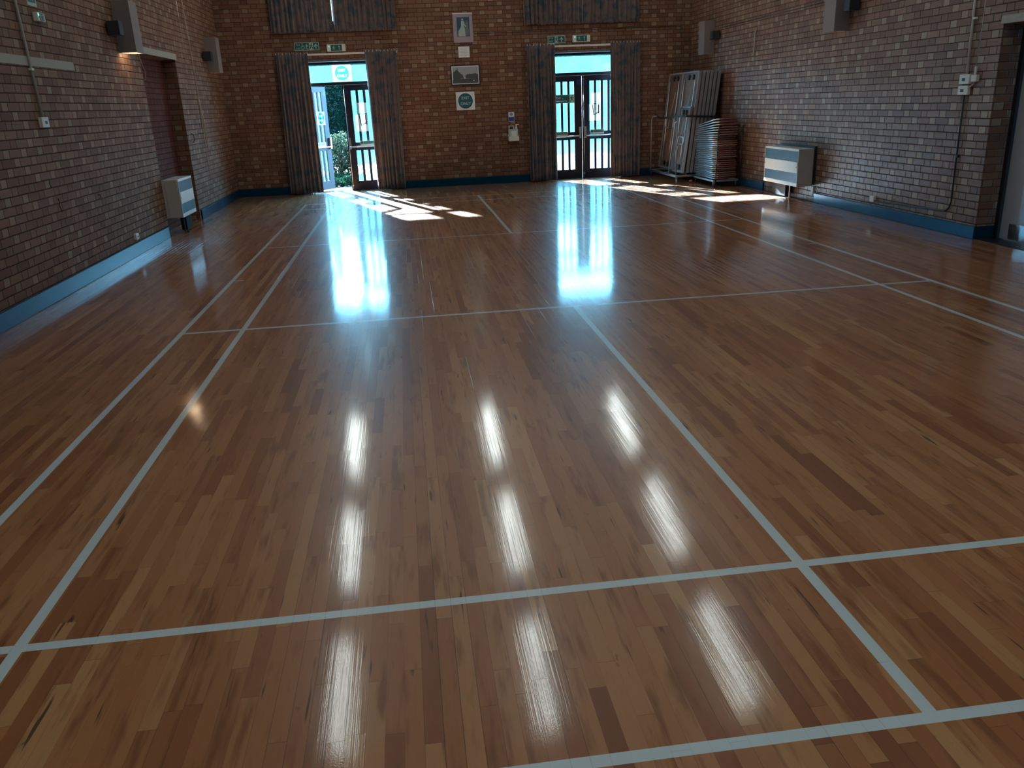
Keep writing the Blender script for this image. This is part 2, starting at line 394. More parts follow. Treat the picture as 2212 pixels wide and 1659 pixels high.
# ------------------------------------------------------------------ the hall
XL, XR, YF, YN, TH = -1.47, 7.63, 8.75, -11.5, .30
RY, RZ, EZ = -1.4, 6.53, 4.40          # ridge of the roof and eaves height
def grid_wall(mb, u0, u1, z0, z1, holes, put):
    us = sorted({u0, u1, *[h[0] for h in holes], *[h[1] for h in holes]})
    zs = sorted({z0, z1, *[h[2] for h in holes], *[h[3] for h in holes]})
    for a, b in zip(us, us[1:]):
        for c, d in zip(zs, zs[1:]):
            if any(h[0] <= a and b <= h[1] and h[2] <= c and d <= h[3] for h in holes): continue
            put(a, b, c, d)
fl = MB().box(XL - .3, XR + .3, YN - .3, YF + .3, -.2, 0).build('floor', 'floor')
struct(fl, 'varnished hardwood strip floor with pale painted badminton court lines', 'floor')
D1, D2, HW, OH = .70, 5.43, .765, 2.45
mb = MB()
grid_wall(mb, XL - TH, XR + TH, 0, EZ, [(D1 - HW, D1 + HW, 0, OH), (D2 - HW, D2 + HW, 0, OH), (-.1, 1.5, 3.1, 4.1), (4.63, 6.23, 3.1, 4.1)],
          lambda a, b, c, d: mb.box(a, b, YF, YF + TH, c, d))
struct(mb.build('wall_far', 'brick_left'), 'end brick wall holding both pairs of exit doors', 'wall')
mb = MB()
grid_wall(mb, YN, YF, 0, EZ, [(3.58, 5.37, 0, 2.35)], lambda a, b, c, d: mb.box(XL - TH, XL, a, b, c, d))
gp = [(YN, EZ), (YF, EZ), (RY, RZ)]
def gable(mb, x0, x1):
    vs = [(x, y, z) for x in (x0, x1) for y, z in gp]
    mb.add(vs, [(0, 1, 2), (3, 5, 4), (0, 3, 4, 1), (1, 4, 5, 2), (2, 5, 3, 0)])
gable(mb, XL - TH, XL)
struct(mb.build('wall_left', 'brick_left'), 'long brick wall on the left with a blocked doorway recess', 'wall')
mb = MB()
grid_wall(mb, YN, YF, 0, EZ, [(-1.65, -.33, 0, 2.07)], lambda a, b, c, d: mb.box(XR, XR + TH, a, b, c, d))
gable(mb, XR, XR + TH)
struct(mb.build('wall_right', 'brick'), 'long brick wall on the right with a grey door in a recess', 'wall')
struct(MB().box(XL - TH, XR + TH, YN - TH, YN, 0, EZ).build('wall_near', 'brick'), 'brick wall behind the camera', 'wall')
mb = MB()
for y0, z0, y1, z1 in ((YN - .3, EZ - .06, RY, RZ), (RY, RZ, YF + .3, EZ - .06)):
    vs = [(x, y, z + dz) for x in (XL - TH, XR + TH) for dz in (.0, .15) for y, z in ((y0, z0), (y1, z1))]
    mb.add(vs, [(0, 1, 5, 4), (2, 6, 7, 3), (0, 4, 6, 2), (1, 3, 7, 5), (0, 2, 3, 1), (4, 5, 7, 6)])
struct(mb.build('ceiling', 'ceiling'), 'pitched cream ceiling', 'ceiling')

BT, BH = .022, .145
def bboard(name, label, segs, h=BH):
    m = MB()
    for s in segs: m.box(*s, 0, h)
    struct(m.build(name, 'navy', bevel=.004), label, 'skirting board')
bboard('baseboard_left', 'dark blue skirting board along the left wall', [(XL, XL + BT, YN, 3.47), (XL, XL + BT, 5.44, YF - BT)])
bboard('baseboard_right', 'dark blue skirting board along the right wall', [(XR - BT, XR, -.33 - BT, 3.17), (XR - BT, XR, 4.95, YF - BT), (XR - BT, XR, YN, -1.65), (XR, XR + .2, -.33 - BT, -.33)], .13)
bboard('baseboard_far', 'dark blue skirting board along the end wall', [(XL + BT, D1 - HW - .02, YF - BT, YF), (D1 + HW + .02, D2 - HW - .02, YF - BT, YF), (D2 + HW + .02, XR - BT, YF - BT, YF)])
# blocked doorway and lintels
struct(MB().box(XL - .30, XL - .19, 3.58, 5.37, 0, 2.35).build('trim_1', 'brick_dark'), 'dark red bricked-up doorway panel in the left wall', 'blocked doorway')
struct(MB().box(XL - .02, XL + .006, 3.55, 5.45, 2.352, 2.435).build('trim_2', 'concrete'), 'pale concrete lintel over the blocked doorway', 'lintel')
struct(MB().box(XL - .02, XL + .006, -1.3, 1.185, 2.04, 2.118).build('trim_3', 'concrete'), 'pale concrete lintel in the left wall crossed by a conduit', 'lintel')
struct(MB().box(XR - .006, XR + .02, -1.8, -.30, 2.072, 2.145).build('trim_4', 'concrete'), 'pale concrete lintel over the grey door on the right', 'lintel')
struct(MB().box(XR, XR + TH, -1.65, -.33, -.01, .004).build('trim_5', 'wood_dark'), 'dark threshold strip under the grey door', 'threshold')

# grey door on the right
d3 = empty('door_3', (7.87, -.99, 0)); struct(d3, 'pale blue-grey door in the recess at the right edge', 'door')
m = MB(); m.box(-.03, .06, .60, .655, 0, 2.07); m.box(-.03, .06, -.655, -.60, 0, 2.07); m.box(-.03, .06, -.60, .60, 2.0, 2.07)
m.build('door_frame', 'black', d3)
lf = MB().box(0, .045, -.597, .597, .006, 1.997).build('door_leaf', 'door_grey', d3, bevel=.003)
kp = MB().box(-.004, .0, -.55, .47, .02, .17).build('kick_plate', 'alu', lf); kp['label'] = 'bright aluminium kick plate'
m = MB().tube([(-.0, -.5, 1.0), (-.05, -.5, 1.0), (-.05, -.38, 1.0)], .009); m.build('door_handle', 'steel', lf)

# ------------------------------------------------------------------ exit doors
SW, PITCH = .091, .139
def leaf(mirror):
    """leaf in local coordinates: hinge at x=0, meeting edge at x=Wd; front (room side) at y=0"""
    Wd = HW - .037
    m = MB(); T = .034
    st = Wd - .157
    xs = [st - SW - k * PITCH for k in range(4)]            # left edges of the glass strips
    m.box(st, Wd - .002, 0, T, .008, 1.995)                        # meeting stile
    m.box(0, xs[3], 0, T, .008, 1.995)                      # hinge stile
    for a, b in ((.008, .185), (.775, .925), (1.895, 1.995)): m.box(xs[3], st, 0, T, a, b)
    for k in range(3): 
        for a, b in ((.185, .775), (.925, 1.895)): m.box(xs[k + 1] + SW, xs[k], .003, T - .003, a, b)
    g = MB()
    for x in xs:
        for a, b in ((.185, .775), (.925, 1.895)): g.box(x + .0005, x + SW - .0005, .019, .025, a, b)
    bar = MB().tube([(.04, -.055, .845), (.10, -.07, .845), (Wd - .10, -.07, .845), (Wd - .045, -.05, .845)], .013, 10)
    lock = MB().box(Wd - .075, Wd - .025, -.05, 0, .80, 1.02)
    brk = MB().box(.015, .06, -.065, 0, .80, .89)
    rod = None
    if mirror:
        rod = MB().tube([(Wd - .03, -.018, .03), (Wd - .03, -.018, 1.99)], .006)
        for z in (.10, 1.45, 1.93): rod.box(Wd - .045, Wd - .015, -.026, 0, z - .012, z + .012)
    if mirror:
        for b in [m, g, bar, lock, brk, rod]:
            b.v = [(-x, y, z) for x, y, z in b.v]; b.f = [f[::-1] for f in b.f]
    o = m.build('door_leaf', 'wood_dark')
    g.build('glass_pane', 'glass', o); bar.build('push_bar', 'steel', o); lock.build('lock_case', 'steel', o, bevel=.006); brk.build('bar_bracket', 'steel', o)
    if rod: rod.build('bolt_rod', 'steel', o)
    m2 = MB(); cx = (Wd - .055) * (-1 if mirror else 1)
    m2.ring(cx, 1.87, .040, .046, -.002, 0)
    for dz in ((-.012, .012) if not mirror else (0,)): m2.box(cx - .038, cx + .038, -.0018, 0, 1.87 + dz - .003, 1.87 + dz + .003)
    if mirror: m2.box(cx - .003, cx + .003, -.0018, 0, 1.832, 1.908)
    bs = m2.build('round_sticker', 'blue', o); bs['label'] = 'blue round sticker'
    return o
YD = 8.90
def door(n, cx, label, open_left):
    r = empty(f'door_{n}', (cx, YD, 0)); struct(r, label, 'door')
    m = MB(); T0, T1 = 0, .07
    m.box(-HW, -HW + .035, T0, T1, 0, OH); m.box(HW - .035, HW, T0, T1, 0, OH)
    m.box(-HW + .035, HW - .035, T0, T1, 2.0, 2.055); m.box(-HW + .035, HW - .035, T0, T1, 2.375, OH)
    m.box(-HW + .035, HW - .035, T0, .10, 0, .006)
    m.build('door_frame', 'wood_dark', r)
    MB().box(-HW + .035, HW - .035, .03, .036, 2.055, 2.375).build('transom_pane', 'glass', r)
    a = leaf(False); a.parent = r; a.location = (-HW + .036, .012, 0)
    if open_left: a.rotation_euler = (0, 0, math.radians(61))
    b = leaf(True); b.parent = r; b.location = (HW - .036, .012, 0)
    hb = MB().box(-HW, HW, -.15, 0, 2.42, OH).build('head_board', 'head_wood', r)
    return r, a, b
dL = door(1, D1, 'left pair of glazed exit doors, one leaf standing open to the garden', True)
dR = door(2, D2, 'right pair of glazed exit doors, both leaves closed', False)

# upper windows behind the high curtains
for n, cx in ((1, D1), (2, D2)):
    r = empty(f'window_{n}', (cx, 8.93, 3.6)); struct(r, 'high window behind the %s upper curtains' % ('left' if n == 1 else 'right'), 'window')
    m = MB(); m.box(-.8, -.76, 0, .06, -.5, .5); m.box(.76, .8, 0, .06, -.5, .5); m.box(-.76, .76, 0, .06, -.5, -.46); m.box(-.76, .76, 0, .06, .46, .5); m.box(-.02, .02, 0, .06, -.46, .46)
    m.build('window_frame', 'wood_dark', r)
    g = MB().box(-.76, -.02, .028, .034, -.46, .46); g.box(.02, .76, .028, .034, -.46, .46); g.build('window_pane', 'sheet', r)

# ------------------------------------------------------------------ curtains
def curtain(label, x0, x1, z0, z1, folds, seed, group, flare=0.0, yc=8.650):
    rnd = random.Random(seed); nx = folds * 10; nz = 24; vs = []
    ph = [rnd.uniform(-.5, .5) for _ in range(folds + 2)]; am = [rnd.uniform(.6, 1.25) for _ in range(folds + 2)]
    w = x1 - x0; lean = [rnd.uniform(-.02, .02) for _ in range(folds + 2)]
    for a in range(nz + 1):
        t = a / nz; z = z1 + (z0 - z1) * t
        for i in range(nx + 1):
            u = i / nx * folds; k = int(u); fr = u - k
            A = (am[k] * (1 - fr) + am[k + 1] * fr) * (.014 + .020 * min(1, t * 3))
            p = ph[k] * (1 - fr) + ph[k + 1] * fr
            y = A * math.sin(2 * PI * u + p * 2.2 * (1 + t) + .5 * math.sin(2.3 * u + seed)) + .009 * math.sin(3.1 * u + 5 * t + seed) + .004 * math.sin(17 * u + 3 * t)
            ln = (lean[k] * (1 - fr) + lean[k + 1] * fr) * t
            x = x0 + w * i / nx + ln * min(1, 4 * min(i, nx - i) / nx) + .008 * math.sin(4 * PI * u + p)*t + flare * (t - .5) * (i / nx - .5)
            vs.append((x - x0, y, z + (.006 * math.sin(9 * u) if a == nz else 0)))
    fs = [(a * (nx + 1) + i, (a + 1) * (nx + 1) + i, (a + 1) * (nx + 1) + i + 1, a * (nx + 1) + i + 1) for a in range(nz) for i in range(nx)]
    o = MB().add(vs, fs, True).build('curtain', 'curtain', loc=(x0, yc, 0))
    s = o.modifiers.new('solid', 'SOLIDIFY'); s.thickness = .003
    h0 = None
    for i in range(folds + 1):
        x = w * i / folds; x = min(max(x, .015), w - .015)
        if h0 is None: h0 = MB().box(-.005, .005, -.004, .004, z1 - .01, z1 + .018).build('curtain_hook', 'white', o); h = h0
        else: h = h0.copy(); C.objects.link(h)
        h.location = (x, 0, 0)
    return tag(o, label, 'curtain', group)
G1 = 'long patterned curtains beside the exit doors'; G2 = 'upper patterned curtains over the high windows'
curtain('long brown and blue patterned curtain left of the open exit door', -.45, .155, .02, 2.570, 9, 1, G1, .05)
curtain('long brown and blue patterned curtain right of the open exit door', 1.215, 1.79, .02, 2.570, 8, 2, G1, -.05)
curtain('long patterned curtain left of the closed exit doors, beside the sanitiser', 4.30, 4.85, .02, 2.570, 8, 3, G1)
curtain('long patterned curtain right of the closed exit doors, beside the table trolley', 5.955, 6.56, .02, 2.570, 9, 4, G1)
curtain('upper patterned curtain, left half of the left pair', -.46, .676, 2.93, 4.22, 13, 5, G2)
curtain('upper patterned curtain, right half of the left pair, by the portrait', .681, 1.84, 2.93, 4.22, 13, 6, G2)
curtain('upper patterned curtain, left half of the right pair', 4.27, 5.415, 2.94, 4.22, 13, 7, G2, yc=8.645)
curtain('upper patterned curtain, right half of the right pair', 5.38, 6.55, 2.94, 4.22, 13, 8, G2, yc=8.70)
for x0, x1, z, lab in ((-.42, 1.82, 2.535, 'white curtain track above the open exit door'), (4.32, 6.54, 2.525, 'white curtain track above the closed exit doors'),
                       (-.5, 1.88, 4.24, 'white curtain track of the left upper curtains'), (4.23, 6.6, 4.24, 'white curtain track of the right upper curtains')):
    m = MB().box(x0, x1, 8.705, YF, z, z + .032)
    tag(m.build('curtain_track', 'white'), lab, 'curtain track', 'curtain tracks on the end wall')

# ------------------------------------------------------------------ signs
FAR, LEFT, RIGHT = 0.0, PI / 2, -PI / 2
def plate(name, w_, h_, t, mat, loc, rz, label, cat, group=None, bevel=0):
    o = MB().box(-w_ / 2, w_ / 2, -t, 0, -h_ / 2, h_ / 2).build(name, mat, bevel=bevel); o.location = loc; o.rotation_euler = (0, 0, rz)
    return tag(o, label, cat, group)
def man(parent, cx, cz, s, y, mat, flip=1):
    m = MB(); f = lambda pts: m.prism([(cx + flip * a * s, cz + b * s) for a, b in pts], y - .0012, y)
    m.disc(cx + flip * .08 * s, cz + .40 * s, .085 * s, y - .0012, y, 12)
    f([(-.06, .28), (.12, .28), (.06, -.05), (-.12, -.02)]); f([(.1, .28), (.32, .12), (.28, .05), (.06, .18)])
    f([(-.05, .28), (-.28, .16), (-.26, .06), (-.05, .16)]); f([(-.1, 0), (.02, -.02), (-.14, -.42), (-.24, -.38)])
    f([(-.02, .02), (.08, -.05), (.28, -.16), (.22, -.26), (0, -.12)]); f([(.2, -.18), (.28, -.18), (.24, -.42), (.16, -.42)])
    return m.build('running_figure', mat, parent)
def arrow(parent, cx, cz, s, y, mat):
    m = MB(); P = [(-.08, -.45), (.08, -.45), (.08, .08), (.28, -.12), (.4, 0), (0, .45), (-.4, 0), (-.28, -.12), (-.08, .08)]
    # split in convex pieces
    g = lambda pts: m.prism([(cx + a * s, cz + b * s) for a, b in pts], y - .0012, y)
    g([(-.08, -.45), (.08, -.45), (.08, .3), (-.08, .3)]); g([(0, .45), (-.4, .02), (-.28, -.1), (0, .2)]); g([(0, .45), (0, .2), (.28, -.1), (.4, .02)])
    return m.build('arrow', mat, parent)
YW = YF
# fire exit sign with wheelchair, left
s = plate('fire_exit_sign', .455, .145, .004, 'sign_pale', (.14, YW, 2.70), FAR, 'wide green fire exit sign with wheelchair symbol, over the open exit door', 'sign', 'fire exit signs')
MB().box(-.216, .216, -.0048, -.004, -.061, .061).build('green_field', 'green', s)
text('Fire', .052, 'sign_pale', s, (-.160, -.0055, .027)); text('exit', .052, 'sign_pale', s, (-.160, -.0055, -.027))
m = MB(); m.ring(-.075, -.018, .024, .033, -.0062, -.0048, 20); m.box(-.083, -.075, -.0062, -.0048, -.01, .035); m.disc(-.08, .043, .009, -.0062, -.0048, 12)
m.box(-.078, -.05, -.0062, -.0048, 0, .007); m.box(-.055, -.048, -.0062, -.0048, -.03, .0); m.box(-.05, -.035, -.0062, -.0048, -.034, -.028); m.build('wheelchair_symbol', 'sign_pale', s)
m = MB(); m.disc(.0, .035, .011, -.0062, -.0048, 12); m.box(-.014, .01, -.0062, -.0048, -.01, .022); m.box(-.016, -.006, -.0062, -.0048, -.045, -.01); m.box(.002, .024, -.0062, -.0048, -.05, -.035); m.box(.005, .022, -.0062, -.0048, .0, .012); m.build('helper_figure', 'sign_pale', s)
MB().box(.045, .118, -.0056, -.0048, -.058, .058).build('door_symbol', 'sign_pale', s); man(s, .082, 0, .11, -.0056, 'green')
arrow(s, .168, 0, .10, -.0048, 'sign_pale')
# fire exit sign right
s = plate('fire_exit_sign', .345, .140, .004, 'sign_pale', (4.909, YW, 2.665), FAR, 'small green fire exit sign with running figure and arrow, over the closed exit doors', 'sign', 'fire exit signs')
MB().box(-.160, .160, -.0048, -.004, -.058, .058).build('green_field', 'green', s)
text('Fire', .050, 'sign_pale', s, (-.105, -.0055, .027)); text('exit', .050, 'sign_pale', s, (-.105, -.0055, -.027))
MB().box(-.035, .03, -.0056, -.0048, -.055, .055).build('door_symbol', 'sign_pale', s); man(s, -.002, 0, .105, -.0056, 'green')
arrow(s, .095, 0, .095, -.0048, 'sign_pale')
# illuminated exit boxes
def exit_light(loc, rz, label, w_=.345, h_=.125):
    r = empty('emergency_exit_light', loc, rz)
    MB().box(-w_ / 2, w_ / 2, -.045, 0, -h_ / 2, h_ / 2).build('light_body', 'white', r, bevel=.006)
    g = MB().box(-w_ * .29, w_ * .31, -.0475, -.045, -h_ * .42, h_ * .42).build('green_panel', 'green', r)
    man(g, -w_ * .14, 0, .08, -.0475, 'sign_pale'); m = MB().box(w_ * .16 - .005, w_ * .16 + .005, -.0487, -.0475, -.035, .035)
    m.prism([(w_ * .16 - .02, .012), (w_ * .16 + .02, .012), (w_ * .16, .04)], -.0487, -.0475); m.build('arrow', 'sign_pale', g)
    MB().disc(-w_ * .38, h_ * .22, .012, -.0485, -.045, 12).build('indicator_lamp', 'green_led', r)
    return tag(r, label, 'exit light', 'emergency exit lights')
exit_light((.684, YW, 2.655), FAR, 'white emergency exit light with green panel, above the open exit door')
exit_light((5.395, YW, 2.668), FAR, 'white emergency exit light with green panel, above the closed exit doors')
# EXIT ONLY
def exit_only(loc, rz, w_, h_, label, backlit=False, parent=None, mirror=False):
    o = plate('exit_only_sign', w_, h_, .002, 'sheet' if backlit else 'white_paper', loc, rz, label, 'sign', 'exit only signs')
    r = .43 * min(w_, h_) if not backlit else .455 * h_
    if not backlit:
        MB().disc(0, 0, r, -.003, -.002, 40).build('round_field', 'teal', o)
        text('EXIT', r * .52, 'white_paper', o, (0, -.0036, r * .36)); text('ONLY', r * .52, 'white_paper', o, (0, -.0036, -r * .36))
        return o
    # one layer of print everywhere: sheet with a round hole, disc with cut letters, letters
    n = 40; m = MB(); per = []
    for k in range(n):
        t = 2 * PI * k / n; c_, s_ = math.cos(t), math.sin(t); q_ = min(w_ / 2 / max(abs(c_), 1e-6), h_ / 2 / max(abs(s_), 1e-6))
        per.append(((c_ * r, s_ * r), (c_ * q_, s_ * q_)))
    for ca in ((w_ / 2, h_ / 2), (-w_ / 2, h_ / 2), (-w_ / 2, -h_ / 2), (w_ / 2, -h_ / 2)):
        t = math.atan2(ca[1], ca[0]) % (2 * PI); k = int(t / (2 * PI) * n) % n
        m.add([(per[k][1][0], -.002, per[k][1][1]), (ca[0], -.002, ca[1]), (per[(k + 1) % n][1][0], -.002, per[(k + 1) % n][1][1])], [(0, 1, 2)])
    for k in range(n):
        a_, b_ = per[k], per[(k + 1) % n]
        m.add([(p[0], -.002, p[1]) for p in (a_[0], a_[1], b_[1], b_[0])], [(0, 1, 2, 3)])
    me = bpy.data.meshes.new('sheet'); me.from_pydata(m.v, [], m.f); me.materials.append(M['sheet']); o.data = me
    T0 = [text(w2, r * .52, 'sheet', o, (0, -.002, dz * r * .36)) for w2, dz in (('EXIT', 1), ('ONLY', -1))]
    # keep a single sheet of each letter so that daylight glows through it, and cut the letters out of the disc
    vs2 = [Vector((r * math.cos(2 * PI * k / n), r * math.sin(2 * PI * k / n))) for k in range(n)]; es2 = [(k, (k + 1) % n) for k in range(n)]; tris = []
    for t_ in T0:
        bm = bmesh.new(); bm.from_mesh(t_.data)
        bmesh.ops.delete(bm, geom=[f for f in bm.faces if f.normal.y > -.5], context='FACES')
        bmesh.ops.remove_doubles(bm, verts=bm.verts, dist=1e-5); bmesh.ops.triangulate(bm, faces=bm.faces); bm.verts.index_update()
        o0 = len(vs2); vs2 += [Vector((v.co.x, v.co.z + t_.location.z)) for v in bm.verts]
        es2 += [(e.verts[0].index + o0, e.verts[1].index + o0) for e in bm.edges if len(e.link_faces) == 1]
        tris += [[Vector((v.co.x, v.co.z + t_.location.z)) for v in f.verts] for f in bm.faces]
        bm.to_mesh(t_.data); bm.free()
    V2, _, F2 = geometry.delaunay_2d_cdt(vs2, es2, [], 0, 1e-6)[:3]
    m = MB(); m.v = [(v.x, -.002, v.y) for v in V2]
    m.f = [tuple(f) for f in F2 if not any(geometry.intersect_point_tri_2d(sum((V2[i] for i in f), Vector((0, 0))) / 3, *t) for t in tris)]; m.sm = [False] * len(m.f)
    m.build('round_field', 'sheet_teal', o)
    return o
exit_only((3.071, YW, 1.61), FAR, .365, .335, 'white EXIT ONLY sign with dark teal disc on the brick wall')
exit_only((.728, YD + .028, 2.215), FAR, .355, .30, 'backlit EXIT ONLY sign in the transom over the open exit door', True)
# EXIT ONLY on the open leaf
ang = math.radians(61)
def on_leaf(d, lx, z, off=-.004):
    a = d[1]; base = Vector((d[0].location.x - HW + .036, YD + .012, 0)); R = Matrix.Rotation(ang, 3, 'Z')
    return base + R @ Vector((lx, off, z))
p = on_leaf(dL, .47, 1.40); exit_only(tuple(p), ang, .27, .25, 'EXIT ONLY sign on the glass of the open door leaf', True)
# sign on closed doors
s = plate('exit_sign', .40, .165, .004, 'sign_pale', (5.075, YD - .002 + .012, 1.565), FAR, 'green Exit sign across the glass of the closed left leaf', 'sign')
MB().box(-.19, .10, -.0048, -.004, -.07, .07).build('green_field', 'green', s)
text('Exit', .062, 'white_paper', s, (-.125, -.0055, .022)); m = MB().box(-.182, -.09, -.006, -.0048, -.048, -.03); m.box(-.080, .05, -.006, -.0048, -.046, -.034); m.box(-.055, -.02, -.006, -.0048, .0, .008); m.build('small_print', 'white_paper', s)
man(s, .148, 0, .14, -.004, 'green')
def push_sign(x, z, y, rz, label):
    s = plate('push_bar_sign', .285, .085, .003, 'sign_pale', (x, y, z), rz, label, 'sign', 'push bar to open signs')
    MB().box(-.133, -.085, -.0038, -.003, -.012, .034).build('green_square', 'green', s); MB().box(-.078, .133, -.0038, -.003, -.012, .034).build('green_field', 'green', s)
    text('Push bar to open', .026, 'sign_pale', s, (.028, -.0044, .011)); return s
push_sign(4.965, .897, YD - .066 + .012 - .006, FAR, 'Push bar to open sign on the left leaf of the closed doors')
push_sign(5.722, .915, YD - .066 + .012 - .006, FAR, 'Push bar to open sign on the right leaf of the closed doors')
push_sign(1.10, .905, YD - .066 + .012 - .006, FAR, 'Push bar to open sign on the closed leaf beside the open one')
p = on_leaf(dL, .30, .90, -.075); push_sign(p.x, p.z, p.y, ang, 'Push bar to open sign on the open door leaf')
# paper notices on right leaves
def notices(cx, where):
    y = YD + .010
    a = plate('paper_notice', .185, .20, .0015, 'sheet', (cx, y, 1.56), FAR, 'upper white paper notice on the glass of ' + where, 'notice', 'paper notices on the doors')
    m = MB()
    for k in range(3): m.box(-.05, .05, -.0022, -.0015, -.085 + k * .012, -.080 + k * .012)
    m.build('small_print', 'ink_grey', a)
    b = plate('paper_notice', .225, .315, .0015, 'sheet', (cx - .03, y, 1.285), FAR, 'lower white paper notice with a dark drawing on the glass of ' + where, 'notice', 'paper notices on the doors')
    m = MB()
    for pts in ([(-.05, .15), (-.028, .15), (.0, -.05), (-.02, -.06)], [(-.02, -.06), (.0, -.04), (.085, .02), (.085, -.01)], [(.07, .15), (.10, .15), (.10, -.06), (.07, .0)], [(-.01, .15), (0, .15), (0, .03), (-.01, .03)], [(.02, .15), (.026, .15), (.026, .04), (.02, .04)], [(.045, .15), (.051, .15), (.051, .05), (.045, .05)]):
        m.prism(pts, -.0022, -.0015)
    m.build('drawing', 'ink', b)
notices(5.715, 'the closed doors'); notices(1.05, 'the half-open doors')

# pictures
r = plate('wedding_portrait', .375, .52, .03, 'mauve', (3.098, YW, 2.93), FAR, 'portrait photograph of a person in a long white gown, in a mauve mount', 'picture', bevel=.003)
MB().box(-.115, .125, -.0315, -.03, -.155, .185).build('dark_print', 'photo_dark', r)
m = MB(); g = lambda pts: m.prism(pts, -.0325, -.0315)
g([(-.095, -.15), (.045, -.15), (.04, -.02), (.02, .03), (-.03, .03), (-.09, -.06)]); g([(-.035, .03), (.025, .03), (.035, .10), (.01, .125), (-.03, .12)])
m.disc(-.005, .145, .018, -.0325, -.0315, 16); g([(.02, .10), (.05, .04), (.065, .02), (.055, .01), (.03, .03)]); m.build('gowned_figure', 'photo_pale', r)
m = MB(); m.disc(.075, .115, .018, -.0323, -.0315, 14); m.prism([(.05, .095), (.10, .095), (.105, -.02), (.05, -.02)], -.0323, -.0315); m.prism([(.048, -.02), (.11, -.02), (.105, -.14), (.052, -.14)], -.0323, -.0315); m.build('standing_figure', 'photo_mid', r)
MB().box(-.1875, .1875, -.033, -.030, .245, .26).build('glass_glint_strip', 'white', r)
r = plate('framed_certificate', .235, .215, .018, 'ink', (3.093, YW, 2.50), FAR, 'small pale framed text sheet below the portrait', 'picture', bevel=.002)
q_ = MB().box(-.108, .108, -.0195, -.018, -.098, .098).build('text_sheet', 'white_paper', r)
m = MB()
for k in range(8): m.box(-.08 + (.02 if k % 3 == 2 else 0), .08 - (.03 if k % 2 else 0), -.0200, -.0195, .07 - k * .02, .074 - k * .02)
m.build('small_print', 'ink_grey', q_)
r = plate('framed_church_photograph', .575, .38, .022, 'black', (3.095, YW, 2.085), FAR, 'wide black framed grey photograph of a church with a spire', 'picture', bevel=.003)
a = MB().box(-.262, .262, -.0235, -.022, -.165, .165).build('white_mount', 'white_paper', r)
MB().box(-.248, .248, -.0245, -.0235, -.15, .15).build('grey_sky', 'photo_sky', a)
m = MB(); g = lambda pts: m.prism(pts, -.0255, -.0245)
g([(-.248, -.15), (.248, -.15), (.248, -.06), (-.248, -.07)]); g([(-.24, -.07), (-.10, -.07), (-.10, .04), (-.17, .10), (-.24, .05)]); g([(-.165, .08), (-.145, .08), (-.152, .14), (-.158, .14)])
g([(-.10, -.06), (-.03, -.06), (-.05, .0), (-.10, .035)]); g([(.0, -.06), (.248, -.06), (.248, .01), (.20, .025), (.04, .015), (.0, -.01)]); m.build('church_and_trees', 'photo_land', a)
m = MB().disc(.16, -.105, .011, -.0265, -.0255, 10); m.box(-.02, .0, -.0265, -.0255, -.065, -.045); m.build('pale_spot', 'white_paper', a)
# hygiene notice and sanitiser
r = plate('hygiene_notice', .115, .175, .002, 'white_paper', (3.965, YW, 1.278), FAR, 'small blue and white hand hygiene notice above the sanitiser', 'notice')
MB().box(-.055, .055, -.003, -.002, -.08, -.005).build('blue_panel', 'blue', r)
m = MB().ring(0, .045, .016, .028, -.003, -.002, 20); m.box(-.01, .02, -.003, -.002, .035, .045); m.build('hand_symbol', 'blue', r)
r = empty('sanitiser_dispenser', (3.985, YW, .805)); tag(r, 'white sanitiser bottle with pump in a wall holder, left of the closed exit doors', 'dispenser')
m = MB().box(-.105, .105, -.13, 0, 0, .012); m.box(-.105, .105, -.006, 0, 0, .14); m.box(-.105, .105, -.13, -.124, 0, .10); m.box(-.105, -.099, -.13, 0, 0, .11); m.box(.099, .105, -.13, 0, 0, .11); m.build('wall_holder', 'white', r)
m = MB().box(-.095, .09, -.115, -.012, .014, .235); m.box(-.095, -.075, -.085, -.04, .235, .29); m.box(-.0, .02, -.085, -.04, .235, .29); m.box(-.095, .02, -.085, -.04, .29, .305)
bt = m.build('bottle', 'clear', r, bevel=.008)
MB().box(-.045, .055, -.117, -.115, .05, .20).build('bottle_label', 'white_paper', bt)
m = MB().lathe([(.022, .235), (.022, .265), (.012, .27), (.010, .315)], .06, -.062, 14); m.box(.05, .115, -.07, -.054, .315, .328); m.build('pump', 'white', r)

# ------------------------------------------------------------------ wall lights and black boxes
def wall_light(y0, z0, side, label, bulb):
    """open-ended box light against a side wall; side=-1 left wall, +1 right wall"""
    x = XL if side < 0 else XR; d = -side
    r = empty('wall_light', (x, y0, z0)); D = .20; W_ = .30; H_ = .57; t = .008
    f = lambda a, b: (a, b) if d > 0 else (-b, -a)
    m = MB(); m.box(*f(0.002, D), 0, t, 0, H_); m.box(*f(0.002, D), W_ - t, W_, 0, H_); m.box(*f(D - t, D), t, W_ - t, 0, H_); m.box(*f(.002, .002 + t), t, W_ - t, 0, H_)
    m.build('light_housing', 'cream', r)
    tb = MB().tube([(d * .1, W_ / 2, H_ * .5), (d * .1, W_ / 2, H_ * .32)], .018, 10); tb.build('lamp_holder', 'white', r)
    b = MB().lathe([(.004, .03), (.022, .04), (.032, .07), (.028, .105), (.016, .15), (.014, .175)], d * .1, W_ / 2, 14).build('bulb', bulb, r)
    return tag(r, label, 'wall light', 'box wall lights')
wall_light(2.77, 2.30, -1, 'tall box wall light glowing underneath, on the left wall before the blocked doorway', 'bulb')
wall_light(7.52, 2.25, -1, 'tall box wall light on the left wall near the far corner', 'bulb_dim')
wall_light(7.47, 2.245, 1, 'tall box wall light on the right wall above the folded tables', 'bulb_dim')
